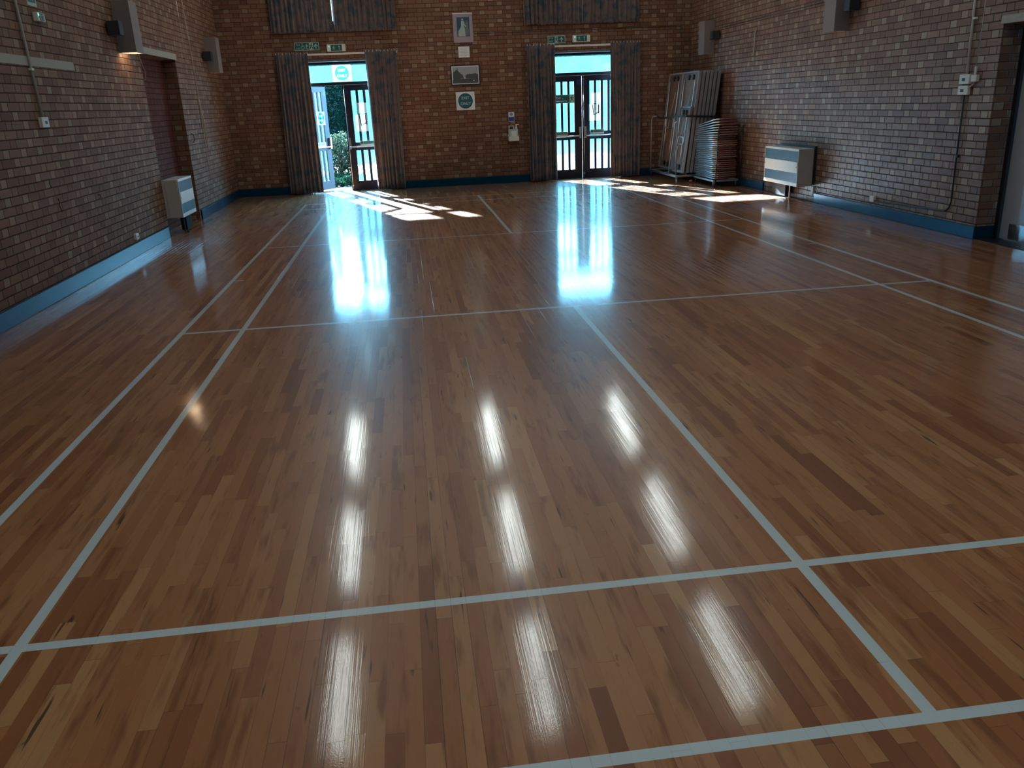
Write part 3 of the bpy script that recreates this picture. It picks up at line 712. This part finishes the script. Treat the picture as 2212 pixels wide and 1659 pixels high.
wall_light(2.62, 2.245, 1, 'tall box wall light on the right wall, nearer one at the photo top', 'bulb_dim')
def black_box(y, z, side, label, s=.15):
    x = XL if side < 0 else XR; d = -side; r = empty('wall_speaker', (x, y, z))
    f = lambda a, b: (a, b) if d > 0 else (-b, -a)
    MB().box(*f(.02, .155), -s / 2, s / 2, -s / 2, s / 2).build('speaker_case', 'black', r, bevel=.005)
    MB().box(*f(0, .02), -.03, .03, -.04, .04).build('wall_bracket', 'black', r)
    m = MB()
    for k in range(6): m.box(*f(.03, .145), -s / 2 - .002, -s / 2, -.055 + k * .02, -.045 + k * .02)
    m.build('speaker_grille', 'ink', r)
    return tag(r, label, 'speaker', 'small black wall speakers')
black_box(2.49, 2.545, -1, 'small black speaker beside the glowing left wall light')
black_box(7.28, 2.50, -1, 'small black speaker beside the far left wall light')
black_box(7.22, 2.545, 1, 'small black speaker beside the far right wall light', .14)
black_box(2.43, 2.54, 1, 'small black speaker beside the nearer right wall light', .14)

# ------------------------------------------------------------------ heaters
def heater(x, y0, W_, z0, z1, D, side, label, near_gap=.0):
    d = -side; r = empty('convector_heater', (x, y0, z0)); H_ = z1 - z0
    f = lambda a, b: (a, b) if d > 0 else (-b, -a)
    m = MB(); m.box(*f(.03, D - .012), 0, W_, 0, H_); m.build('heater_case', 'heater_side', r, bevel=.008)
    X0, X1 = D - .012, D
    m = MB(); m.box(*f(X0, X1), 0, W_, H_ * .94, H_); m.box(*f(X0, X1), 0, W_, 0, H_ * .10); m.box(*f(X0, X1), 0, .012, H_ * .10, H_ * .94); m.box(*f(X0, X1), W_ - .012, W_, H_ * .10, H_ * .94)
    m.build('front_frame', 'heater', r, bevel=.003)
    pn = MB().box(*f(X0, X1 + .004), .012, W_ - .012, H_ * .36, H_ * .66).build('front_panel', 'heater', r, bevel=.003)
    m = MB()
    for yy in (.035, W_ - .035):
        m.tube([(d * (X1 + .004), yy, H_ * .52), (d * (X1 + .009), yy, H_ * .52)], .008, 10)
    m.build('screw', 'ink_grey', pn)
    for z, h, in ((H_ * .66, H_ * .28), (H_ * .10, H_ * .26)):
        g = MB().box(*f(X0 - .004, X0 + .003), .012, W_ - .012, z, z + h)
        n = 9
        for k in range(n): g.box(*f(X0 + .003, X0 + .007), .012, W_ - .012, z + h * (k + .25) / n, z + h * (k + .7) / n)
        g.build('grille', 'grille', r)
    m = MB()
    if side > 0: m.box(*f(.0, .03), -.015, W_ + .01, .02, H_ + .028)
    else: m.box(*f(.0, .03), 0, W_, .0, H_)
    m.build('back_plate', 'black' if side > 0 else 'heater_side', r)
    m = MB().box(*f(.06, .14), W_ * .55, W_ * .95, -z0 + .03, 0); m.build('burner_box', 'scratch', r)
    m = MB().tube([(d * .12, W_ * .45, 0), (d * .12, W_ * .45, -z0 + .02), (d * .18, W_ * .45, -z0 + .012)], .012)
    m.build('gas_pipe', 'chrome' if side > 0 else 'black', r)
    return tag(r, label, 'heater', 'wall convector heaters')
heater(XL, 3.556, .745, .245, .75, .215, -1, 'pale convector heater with dark grilles in front of the blocked doorway')
heater(XR, 3.235, 1.14, .225, .75, .265, 1, 'pale convector heater on the right wall beside the stacked chairs')

# ------------------------------------------------------------------ wall fittings, left
def wall_tag(name, m, mat, label, cat, group=None, bevel=0): return tag(m.build(name, mat, bevel=bevel), label, cat, group)
c = MB().tube([(XL + .016, -.0, 4.2), (XL + .016, .055, 2.7), (XL + .016, .085, 2.2), (XL + .016, .115, 1.6)], .012)
r = wall_tag('cable_conduit', c, 'conduit_old', 'grey cable conduit running down the left wall to a switch box', 'conduit')
MB().box(XL, XL + .03, .07, .12, 2.0, 2.02).build('pipe_clip', 'white', r)
def wbox(name, y0, y1, z0, z1, side, label, cat, group=None, hole=True):
    x = XL if side < 0 else XR; d = -side; f = lambda a, b: tuple(sorted((x + d * a, x + d * b)))
    o = MB().box(*f(0, .035), y0, y1, z0, z1).build(name, 'white', bevel=.004)
    if hole: MB().box(*f(.035, .037), y0 + (y1 - y0) * .4, y0 + (y1 - y0) * .72, z0 + (z1 - z0) * .32, z0 + (z1 - z0) * .62).build('rocker', 'black', o)
    return tag(o, label, cat, group)
wbox('switch_box', .04, .19, 1.51, 1.60, -1, 'white switch box at the end of the left wall conduit', 'switch')
wbox('power_socket', 2.03, 2.13, .185, .255, -1, 'small white socket on the left wall above the skirting', 'socket', 'low wall sockets')
s = plate('fire_exit_sign', .20, .30, .004, 'sign_pale', (XL, .455, 2.715), LEFT, 'white edged green exit sign high on the left wall, cut by the photo top', 'sign', 'fire exit signs')
MB().box(-.08, .08, -.0048, -.004, -.12, .13).build('green_field', 'green', s); man(s, -.0, -.05, .13, -.0048, 'sign_pale')
s = exit_light((XL, .50, 2.475), LEFT, 'small green exit light high on the left wall', .17, .075)
# cords near the far left
m = MB().tube([(XL + .02, 6.27, 4.0), (XL + .02, 6.36, 2.6), (XL + .02, 6.44, 1.78)], .006)
m.tube([(XL + .02, 6.44, 1.80), (XL + .03, 6.50, 1.5), (XL + .03, 6.60, 1.15), (XL + .03, 6.62, 1.04), (XL + .03, 6.55, 1.02), (XL + .03, 6.47, 1.2), (XL + .03, 6.43, 1.5), (XL + .02, 6.44, 1.78)], .0055)
m.tube([(XL + .02, 6.44, 1.78), (XL + .02, 6.38, 1.72), (XL + .02, 6.40, 1.84)], .008)
m.tube([(XL + .012, 6.44, 1.78), (XL + .012, 6.44, .75), (XL + .012, 6.52, .2)], .004)
wall_tag('pull_cord', m, 'rope', 'cream pull cord looped on a hook on the left wall', 'cord')
m = MB().tube([(XL + .008, 6.0, 4.0), (XL + .008, 6.02, 2.35)], .003); wall_tag('thin_cable', m, 'rope', 'thin straight cable on the left wall beside the pull cord', 'cable')
m = MB().tube([(XL + .03, 5.50, 1.30), (XL + .06, 5.52, 1.27), (XL + .06, 5.54, 1.20), (XL + .03, 5.55, 1.16)], .006); wall_tag('wall_hook', m, 'black', 'small black hook on the left wall by the blocked doorway', 'hook')
m = MB().tube([(XL + .004, 3.54, 2.33), (XL + .02, 3.56, 2.2), (XL + .03, 3.62, 2.12), (XL + .01, 3.63, 2.02)], .004); wall_tag('loose_cable', m, 'rope', 'short loose cable at the top of the blocked doorway', 'cable')
for pts, lab in (([(.10, .87), (.12, .84), (.09, .81), (.12, .77), (.13, .74)], 'thick black crack in the brickwork low on the left wall'),
                 ([(.0, 1.05), (-.02, 1.02), (.01, .98)], 'short thin crack in the brickwork, above the thick one'),
                 ([(1.15, .80), (1.21, .80), (1.22, .76)], 'small L-shaped crack in the left wall mortar')):
    m = MB().tube([(XL + .001, y, z) for y, z in pts], .0045, 6); wall_tag('wall_crack', m, 'scratch', lab, 'crack', 'cracks in the left wall')

# ------------------------------------------------------------------ wall fittings, right
m = MB().tube([(XR - .016, .155, 4.2), (XR - .016, .12, 2.3), (XR - .016, .095, 1.63)], .012)
r = wall_tag('cable_conduit', m, 'conduit', 'white conduit running down the right wall to two switch boxes', 'conduit'); MB().box(XR - .03, XR, .06, .10, 2.15, 2.17).build('pipe_clip', 'white', r)
wbox('switch_box', .025, .185, 1.535, 1.63, 1, 'upper white switch box on the right wall', 'switch', 'switch boxes on the right wall')
wbox('switch_box', .03, .19, 1.43, 1.52, 1, 'lower white switch box on the right wall, above the black cable', 'switch', 'switch boxes on the right wall')
wbox('junction_box', -.085, .0, 1.555, 1.62, 1, 'small plain white box right of the switch boxes', 'box', None, False)
m = MB().tube([(XR - .02, -.03, 4.1), (XR - .02, -.05, 2.4), (XR - .02, -.04, 1.70)], .004); m.tube([(XR - .02, -.04, 1.70), (XR - .02, -.035, 1.54)], .012)
m.tube([(XR - .02, -.035, 1.54), (XR - .02, .02, 1.50)], .007)
wall_tag('pull_cord', m, 'conduit', 'white pull cord with a weight near the grey door', 'cord')
m = MB().tube([(XR - .014, .10, 1.43), (XR - .014, .10, 1.0), (XR - .014, .09, .34), (XR - .014, .115, .27), (XR - .014, .17, .235), (XR - .014, .8, .21), (XR - .014, 1.5, .19), (XR - .014, 1.62, .19)], .009)
r = wall_tag('black_cable', m, 'black', 'black cable dropping from the switch boxes and running above the skirting', 'cable'); MB().box(XR - .026, XR, .065, .085, .80, .83).build('pipe_clip', 'black', r)
wbox('power_socket', 1.58, 1.68, .175, .25, 1, 'small white socket on the right wall at the end of the black cable', 'socket', 'low wall sockets', False)
m = MB().tube([(XR - .01, 5.56, 2.52), (XR - .03, 5.56, 2.45), (XR - .03, 5.57, 2.20), (XR - .02, 5.62, 2.12), (XR - .01, 5.68, 2.12)], .010)
wall_tag('wall_bracket', m, 'conduit_old', 'bent pipe bracket on the right wall above the chairs', 'bracket')
m = MB().tube([(XR - .008, 3.13, .22), (XR - .03, 3.10, .20), (XR - .03, 3.08, .16), (XR - .01, 3.10, .12)], .012); m.box(XR - .03, XR, 3.20, 3.24, .12, .22)
wall_tag('gas_tap', m, 'white', 'small white pipe fitting low beside the right heater', 'pipe')
m = MB().tube([(3.30, YF - .004, 2.82), (7.40, YF - .004, 2.83)], .005, 6); m.tube([(7.40, YF - .004, 2.83), (7.40, YF - .004, 2.62)], .005, 6)
wall_tag('thin_cable', m, 'black', 'thin dark cable running level across the end wall', 'cable')
m = MB().tube([(XR - .004, 7.2, 2.66), (XR - .004, 2.9, 2.66)], .005, 6); wall_tag('thin_cable', m, 'black', 'thin dark cable running level along the right wall', 'cable')
m = MB().tube([(4.95, YF - .004, 2.555), (4.985, YF - .004, 2.56)], .006, 6); wall_tag('cable_clip', m, 'white', 'tiny white clip below the right emergency exit light', 'clip')
m = MB().tube([(4.02, YF - .01, 2.99), (4.02, YF - .03, 2.99)], .008, 8); wall_tag('wall_hook', m, 'brass', 'tiny brass hook right of the portrait', 'hook')

# ------------------------------------------------------------------ folding tables on a trolley
LEANB, LEANT = 6.985, 7.19
def folding_table(width, height, small=False):
    """upright table, underside facing local -x; origin at the near bottom corner; width along +y, height along z"""
    r = empty('folding_table', (0, 0, 0)); T = .028; e = .03
    m = MB().box(.0, T, e, width - e, e, height - e); m.build('table_top', 'board', r)
    m = MB(); a0, a1 = -.022, T + .004
    m.box(a0, a1, 0, e, 0, height); m.box(a0, a1, width - e, width, 0, height); m.box(a0, a1, e, width - e, 0, e); m.box(a0, a1, e, width - e, height - e, height)
    m.build('edge_frame', 'grey_edge' if not small else 'alu', r, bevel=.003)
    x = -.026; wy = width * .5
    def U(z0, z1, w0, name):
        mm = MB().tube([(x, wy - w0, z0), (x, wy - w0, z1 - .05 * (1 if z1 > z0 else -1)), (x, wy - w0 + .04, z1), (x, wy + w0 - .04, z1), (x, wy + w0, z1 - .05 * (1 if z1 > z0 else -1)), (x, wy + w0, z0)], .0125, 8)
        mm.build('folded_leg', 'alu', r)
    U(height - .15, height * .43, width * .33, 'l'); U(.15, height * .54, width * .25, 'l')
    for z in (.10, height - .10):
        for y in (width * .28, width * .55):
            k = MB().box(-.03, 0, y, y + .11 * width / .8, z - .015, z + .015); k.box(-.03, 0, y + .02, y + .05, z - .05, z + .04)
            k.build('leg_bracket', 'black', r)
    m = MB().tube([(x - .012, wy, height * .5), (x - .012, wy - width * .2, height * .80)], .006); m.tube([(x - .012, wy, height * .5), (x - .012, wy + width * .2, height * .22)], .006)
    m.build('stay', 'steel', r)
    return r
GT = 'folded tables on the trolley'
lean = math.atan2(.20, 1.78)
big = folding_table(.90, 1.79)
def put_table(o, x, y, z, label, extra=0):
    o.location = (x, y, z); o.rotation_euler = (0, lean + extra, 0); return tag(o, label, 'table', GT)
words = ['frontmost full-height folded table at the near end of the trolley, underside showing', 'second folded table behind the front one, only its edge showing', 'third folded table, edge showing, in the middle of the leaning row',
         'fourth folded table in the leaning row', 'fifth folded table, next to the last by the wall', 'rearmost folded table, closest to the right brick wall']
for k in range(6):
    o = big if k == 0 else copy_tree(big)
    put_table(o, 6.99 + k * .072, 6.93, .17 - k * 0.0006, words[k])
o = copy_tree(big); put_table(o, 6.99, 7.845, .17, 'full-height folded table at the far end of the trolley, against the end wall')
o.scale = (1, .93, 1)
sm = folding_table(.60, 1.18, True); put_table(sm, 6.905, 6.95, .17, 'smaller bright-framed folded table leaning at the front, half the height', .012)
# trolley
r = empty('table_trolley', (6.75, 6.90, 0)); tag(r, 'low steel trolley on castors carrying the folded tables', 'trolley')
m = MB(); L_, W_ = 1.72, .72
m.box(0, .05, 0, L_, .10, .14); m.box(W_ - .05, W_, 0, L_, .10, .14); m.box(.05, W_ - .05, 0, .05, .10, .14); m.box(.05, W_ - .05, L_ - .05, L_, .10, .14); m.box(.05, W_ - .05, .82, .88, .10, .14); m.box(.2, .24, .05, L_ - .05, .145, .165); m.box(W_ - .2, W_ - .16, .05, L_ - .05, .145, .165)
m.build('trolley_frame', 'alu', r, bevel=.004)
for y0, y1 in ((.04, .04), (L_ - .04, L_ - .04)):
    MB().tube([(.025, y0, .14), (.035, y0, 1.10), (.05, y0 + (.04 if y0 < 1 else -.04), 1.16), (.10, y0 + (.14 if y0 < 1 else -.14), 1.17)], .0125).build('upright_post', 'grey_edge', r)
MB().tube([(.03, .5, .14), (.10, .38, 1.06), (.13, .30, 1.10)], .010).build('upright_post', 'alu', r)
for x_ in (.04, W_ - .04):
    for y_ in (.04, L_ - .04):
        c = MB().box(x_ - .018, x_ + .018, y_ - .014, y_ + .014, .05, .10).build('castor', 'steel', r)
        MB().tube([(x_ - .012, y_, .036), (x_ + .012, y_, .036)], .036, 16).build('castor_wheel', 'black' if (x_, y_) != (.04, .04) else 'steel', c)
# strap
m = MB()
pts = [(6.86, 8.62, 1.20), (6.87, 8.3, 1.13), (6.90, 7.9, 1.14), (6.93, 7.60, 1.16), (6.895, 7.5, 1.17), (6.89, 7.0, 1.18), (6.93, 6.905, 1.18), (7.1, 6.90, 1.17), (7.45, 6.90, 1.15), (7.56, 6.93, 1.15)]
for a, b in zip(pts, pts[1:]):
    a = Vector(a); b = Vector(b); n = (b - a).cross(Vector((0, 0, 1))).normalized() * .002; h = Vector((0, 0, .018))
    vs = [a - n - h, b - n - h, b + n - h, a + n - h, a - n + h, b - n + h, b + n + h, a + n + h]
    m.add(vs, [(0, 3, 2, 1), (4, 5, 6, 7), (0, 1, 5, 4), (2, 3, 7, 6), (1, 2, 6, 5), (0, 4, 7, 3)])
wall_tag('luggage_strap', m, 'black', 'black strap pulled round the leaning folded tables', 'strap')

# ------------------------------------------------------------------ stacked folding chairs
def folding_chair():
    """folded flat, back end at local y=0 (towards camera), feet at y=.9; x 0..0.41"""
    r = empty('folding_chair', (0, 0, 0)); W_ = .41; t = .0105
    arc = lambda cx, cy, rad, a0, a1, n=5: [(cx + rad * math.cos(a0 + (a1 - a0) * k / n), cy + rad * math.sin(a0 + (a1 - a0) * k / n), 0) for k in range(n + 1)]
    p = [(0, .90, 0)] + arc(.07, .07, .07, PI, 1.5 * PI) + [(W_ / 2, -.018, 0)] + arc(W_ - .07, .07, .07, 1.5 * PI, 2 * PI) + [(W_, .90, 0)]
    MB().tube(p, t, 8).build('chair_frame', 'chrome', r)
    MB().tube([(.025, .12, .006), (.025, .86, .006)], t * .9, 8).build('rear_leg', 'chrome', r)
    MB().tube([(W_ - .025, .12, .006), (W_ - .025, .86, .006)], t * .9, 8).build('rear_leg', 'chrome', r)
    vs = []; n = 10
    for k in range(n + 1):
        x = .06 + (W_ - .07) * k / n; y = -.030 * math.sin(PI * k / n)
        for dy, dz in ((-.006, -.010), (.15, -.009), (.15, .011), (-.006, .011)): vs.append((x, y + dy, dz))
    fs = [(4 * k + a, 4 * k + (a + 1) % 4, 4 * k + 4 + (a + 1) % 4, 4 * k + 4 + a) for k in range(n) for a in range(4)] + [(0, 1, 2, 3)[::-1], (4 * n, 4 * n + 1, 4 * n + 2, 4 * n + 3)]
    MB().add(vs, fs).build('backrest', 'vinyl', r, bevel=.002)
    MB().box(.035, W_ - .035, .30, .70, -.006, .012).build('seat', 'vinyl', r, bevel=.004)
    return r
ch = folding_chair(); ch2 = copy_tree(ch)
for c_ in ch2.children:
    if c_.name.startswith(('backrest', 'seat')):
        c_.data = c_.data.copy(); c_.data.materials.clear(); c_.data.materials.append(M['vinyl2'])
N = 29; first = {0: False, 1: False}; GC = 'folded chairs in the flat stack'
burg = {0, 7, 8, 13, 14, 26, 27, 28}
for k in range(N):
    z_far = .150 + k * .0308; z_near = .150 + k * .0325 + (.0032 * max(0, k - 20) ** 1.5)
    kind = k in burg; src = ch if kind else ch2
    o = src if not first[kind] else copy_tree(src); first[kind] = True
    dy = {4: .05, 10: .06, 15: .05, 16: .04, 20: .07, 21: .06}.get(k, random.uniform(-.03, .02))
    o.location = (7.095 + random.uniform(-.008, .008), 5.86 + dy, z_near); o.rotation_euler = (math.atan2(z_far - z_near, .9), 0, random.uniform(-.006, .006))
    col = 'burgundy' if kind else 'brown'
    lab = {N - 1: 'topmost folded chair on the flat stack, burgundy pads, tilted', N - 2: 'second chair from the top of the flat stack, burgundy pads', N - 3: 'third chair from the top of the flat stack, burgundy pads', 0: 'bottom chair of the flat stack, burgundy, lying on the trolley'}.get(k)
    if lab is None:
        lab = ('burgundy-padded chrome folding chair lying in the middle of the flat stack' if kind else 'brown-padded chrome folding chair lying within the flat stack')
    tag(o, lab, 'chair', GC)
r = empty('chair_trolley', (7.07, 5.80, 0)); tag(r, 'low black and steel trolley on castors under the stacked chairs', 'trolley')
m = MB().box(0, .03, 0, 1.0, .095, .125); m.box(.44, .47, 0, 1.0, .095, .125); m.box(.03, .44, 0, .03, .095, .125); m.box(.03, .44, .97, 1.0, .095, .125); m.build('trolley_frame', 'alu', r, bevel=.003)
for x_, bx in ((.05, .08), (.47, .49)):
    MB().tube([(x_, .0, .05), (x_ + .02, -.005, .95), (x_ + .035, .0, 1.0), (bx + .05, .03, 1.02)], .011).build('upright_post', 'black', r)
MB().tube([(.49, 1.0, .1), (.49, 1.0, .96), (.49, .9, 1.0), (.49, .1, 1.01)], .011).build('upright_post', 'black', r)
for x_ in (.03, .43):
    for y_ in (.03, .96):
        c = MB().box(x_ - .015, x_ + .015, y_ - .012, y_ + .012, .045, .095).build('castor', 'steel', r)
        MB().tube([(x_ - .011, y_, .032), (x_ + .011, y_, .032)], .032, 16).build('castor_wheel', 'black', c)
m = MB().lathe([(.012, 0), (.03, .01), (.034, .03), (.028, .05), (.01, .055)], 7.02, 6.80, 14)
wall_tag('rubber_door_stop', m, 'red_rubber', 'small red rubber stop on the floor left of the chair trolley', 'door stop')

# ------------------------------------------------------------------ ceiling lights
def tube_light():
    r = empty('ceiling_light', (0, 0, 0))
    MB().box(-.11, .11, -.93, .93, -.035, 0).build('light_body', 'white', r, bevel=.004)
    MB().box(-.085, .085, -.90, .90, -.085, -.036).build('light_diffuser', 'tube', r, bevel=.01)
    return r
first_l = True; proto = tube_light()
sl = math.atan((RZ - EZ + .06) / (YF + .3 - RY)); ys = [1.14, 4.05, 6.97, -3.94, -6.85, -9.77]
nm = {1.14: 'third row from the end wall', 4.05: 'second row from the end wall', 6.97: 'row nearest the end wall', -3.94: 'fourth row, behind the camera side of the ridge', -6.85: 'fifth row, over the camera', -9.77: 'last row behind the camera'}
for y in ys:
    for x, cn in ((.38, 'left'), (3.08, 'middle'), (5.77, 'right')):
        o = proto if first_l else copy_tree(proto); first_l = False
        z = RZ - abs(y - RY) * ((RZ - EZ + .06) / (YF + .3 - RY)) - .004
        o.location = (x, y, z); o.rotation_euler = (-sl if y > RY else sl, 0, 0)
        tag(o, f'long fluorescent ceiling light, {cn} column, {nm[y]}', 'ceiling light', 'fluorescent ceiling lights')

# ------------------------------------------------------------------ outside
struct(MB().box(-14, 22, YF + .3, 60, -.25, -.02).build('trim_6', 'slab'), 'pale paved ground outside the exit doors', 'ground')
def leaves(mb, centre_fn, n, size, rnd, curl=.25):
    for _ in range(n):
        c, nrm = centre_fn(rnd); s = size * rnd.uniform(.6, 1.3)
        a = Vector((rnd.gauss(0, 1), rnd.gauss(0, 1), rnd.gauss(0, 1))).normalized(); a = (a + nrm * .3).normalized()
        t = a.cross(Vector((rnd.gauss(0, 1), rnd.gauss(0, 1), rnd.gauss(0, 1)))).normalized(); b = a.cross(t)
        p = [c - t * s, c - t * s * .1 + b * s * .42 + a * s * curl, c + t * s, c - t * s * .1 - b * s * .42 + a * s * curl]
        mb.add(p, [(0, 1, 2), (0, 2, 3)])
# far hedge: lumpy solid core under a coat of leaves
rnd = random.Random(3); m = MB(); nx_, nz_ = 120, 14; X0, X1, HH = -9.0, 16.0, 3.8
def hy(x, z): return 25.0 + .45 * math.sin(x * 1.7) + .3 * math.sin(x * 3.9 + z * 2) + .25 * math.sin(z * 3 + x) - .5 * math.sin(PI * min(z, HH) / HH)
def htop(x): return HH + .22 * math.sin(x * 1.3) + .15 * math.sin(x * 3.7)
vs = [(X0 + (X1 - X0) * i / nx_, hy(X0 + (X1 - X0) * i / nx_, htop(0) * k / nz_), htop(X0 + (X1 - X0) * i / nx_) * k / nz_ - .02) for k in range(nz_ + 1) for i in range(nx_ + 1)]
b0 = len(vs); vs += [(X0 + (X1 - X0) * i / nx_, 26.2, htop(X0 + (X1 - X0) * i / nx_) - .1) for i in range(nx_ + 1)] + [(X0 + (X1 - X0) * i / nx_, 26.4, -.02) for i in range(nx_ + 1)]
fs = [(k * (nx_ + 1) + i, k * (nx_ + 1) + i + 1, (k + 1) * (nx_ + 1) + i + 1, (k + 1) * (nx_ + 1) + i) for k in range(nz_ + 2) for i in range(nx_)]
m.add(vs, fs)
def hc(r_):
    x = r_.uniform(X0, X1) if r_.random() < .6 else r_.uniform(-3, .8); z = r_.uniform(0, htop(x)); return Vector((x, hy(x, z) - r_.uniform(0, .12), z)), Vector((0, -1, .3))
leaves(m, hc, 30000, .055, rnd)
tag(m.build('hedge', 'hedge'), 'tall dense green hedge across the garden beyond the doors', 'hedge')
# leafy bush seen through the open leaf
r = empty('garden_bush', (.30, 12.0, -.02)); tag(r, 'sunlit leafy bush just outside the open exit door', 'bush')
m = MB()
for k in range(14):
    a = rnd.uniform(0, 2 * PI); d = rnd.uniform(.08, .30); h = rnd.uniform(.6, 1.05)
    m.tube([(0, 0, 0), (math.cos(a) * d * .4, math.sin(a) * d * .4, h * .5), (math.cos(a) * d, math.sin(a) * d, h)], [.010, .007, .003], 5)
m.build('stems', 'bark', r)
m = MB()
def bc(r_):
    while True:
        v = Vector((r_.uniform(-1, 1), r_.uniform(-1, 1), r_.uniform(-1, 1)))
        if .3 < v.length < 1: break
    return Vector((v.x * .55, v.y * .40, .55 + v.z * .53 + .05 * math.sin(9 * v.x))), v
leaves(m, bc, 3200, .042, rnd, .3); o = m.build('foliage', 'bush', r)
r = empty('low_garden_plant', (.30, 10.7, -.02)); tag(r, 'low spreading green plants in front of the sunlit bush outside the door', 'plant', kind='stuff')
m = MB()
def lc(r_):
    x = r_.uniform(-.55, .55); y = r_.uniform(-.75, .75); return Vector((x, y, r_.uniform(.01, .16 + .10 * math.sin(7 * x) * math.sin(6 * y)))), Vector((0, 0, 1))
leaves(m, lc, 2600, .042, rnd, .3); m.build('foliage', 'bush_low', r)
bpy.context.view_layer.update()
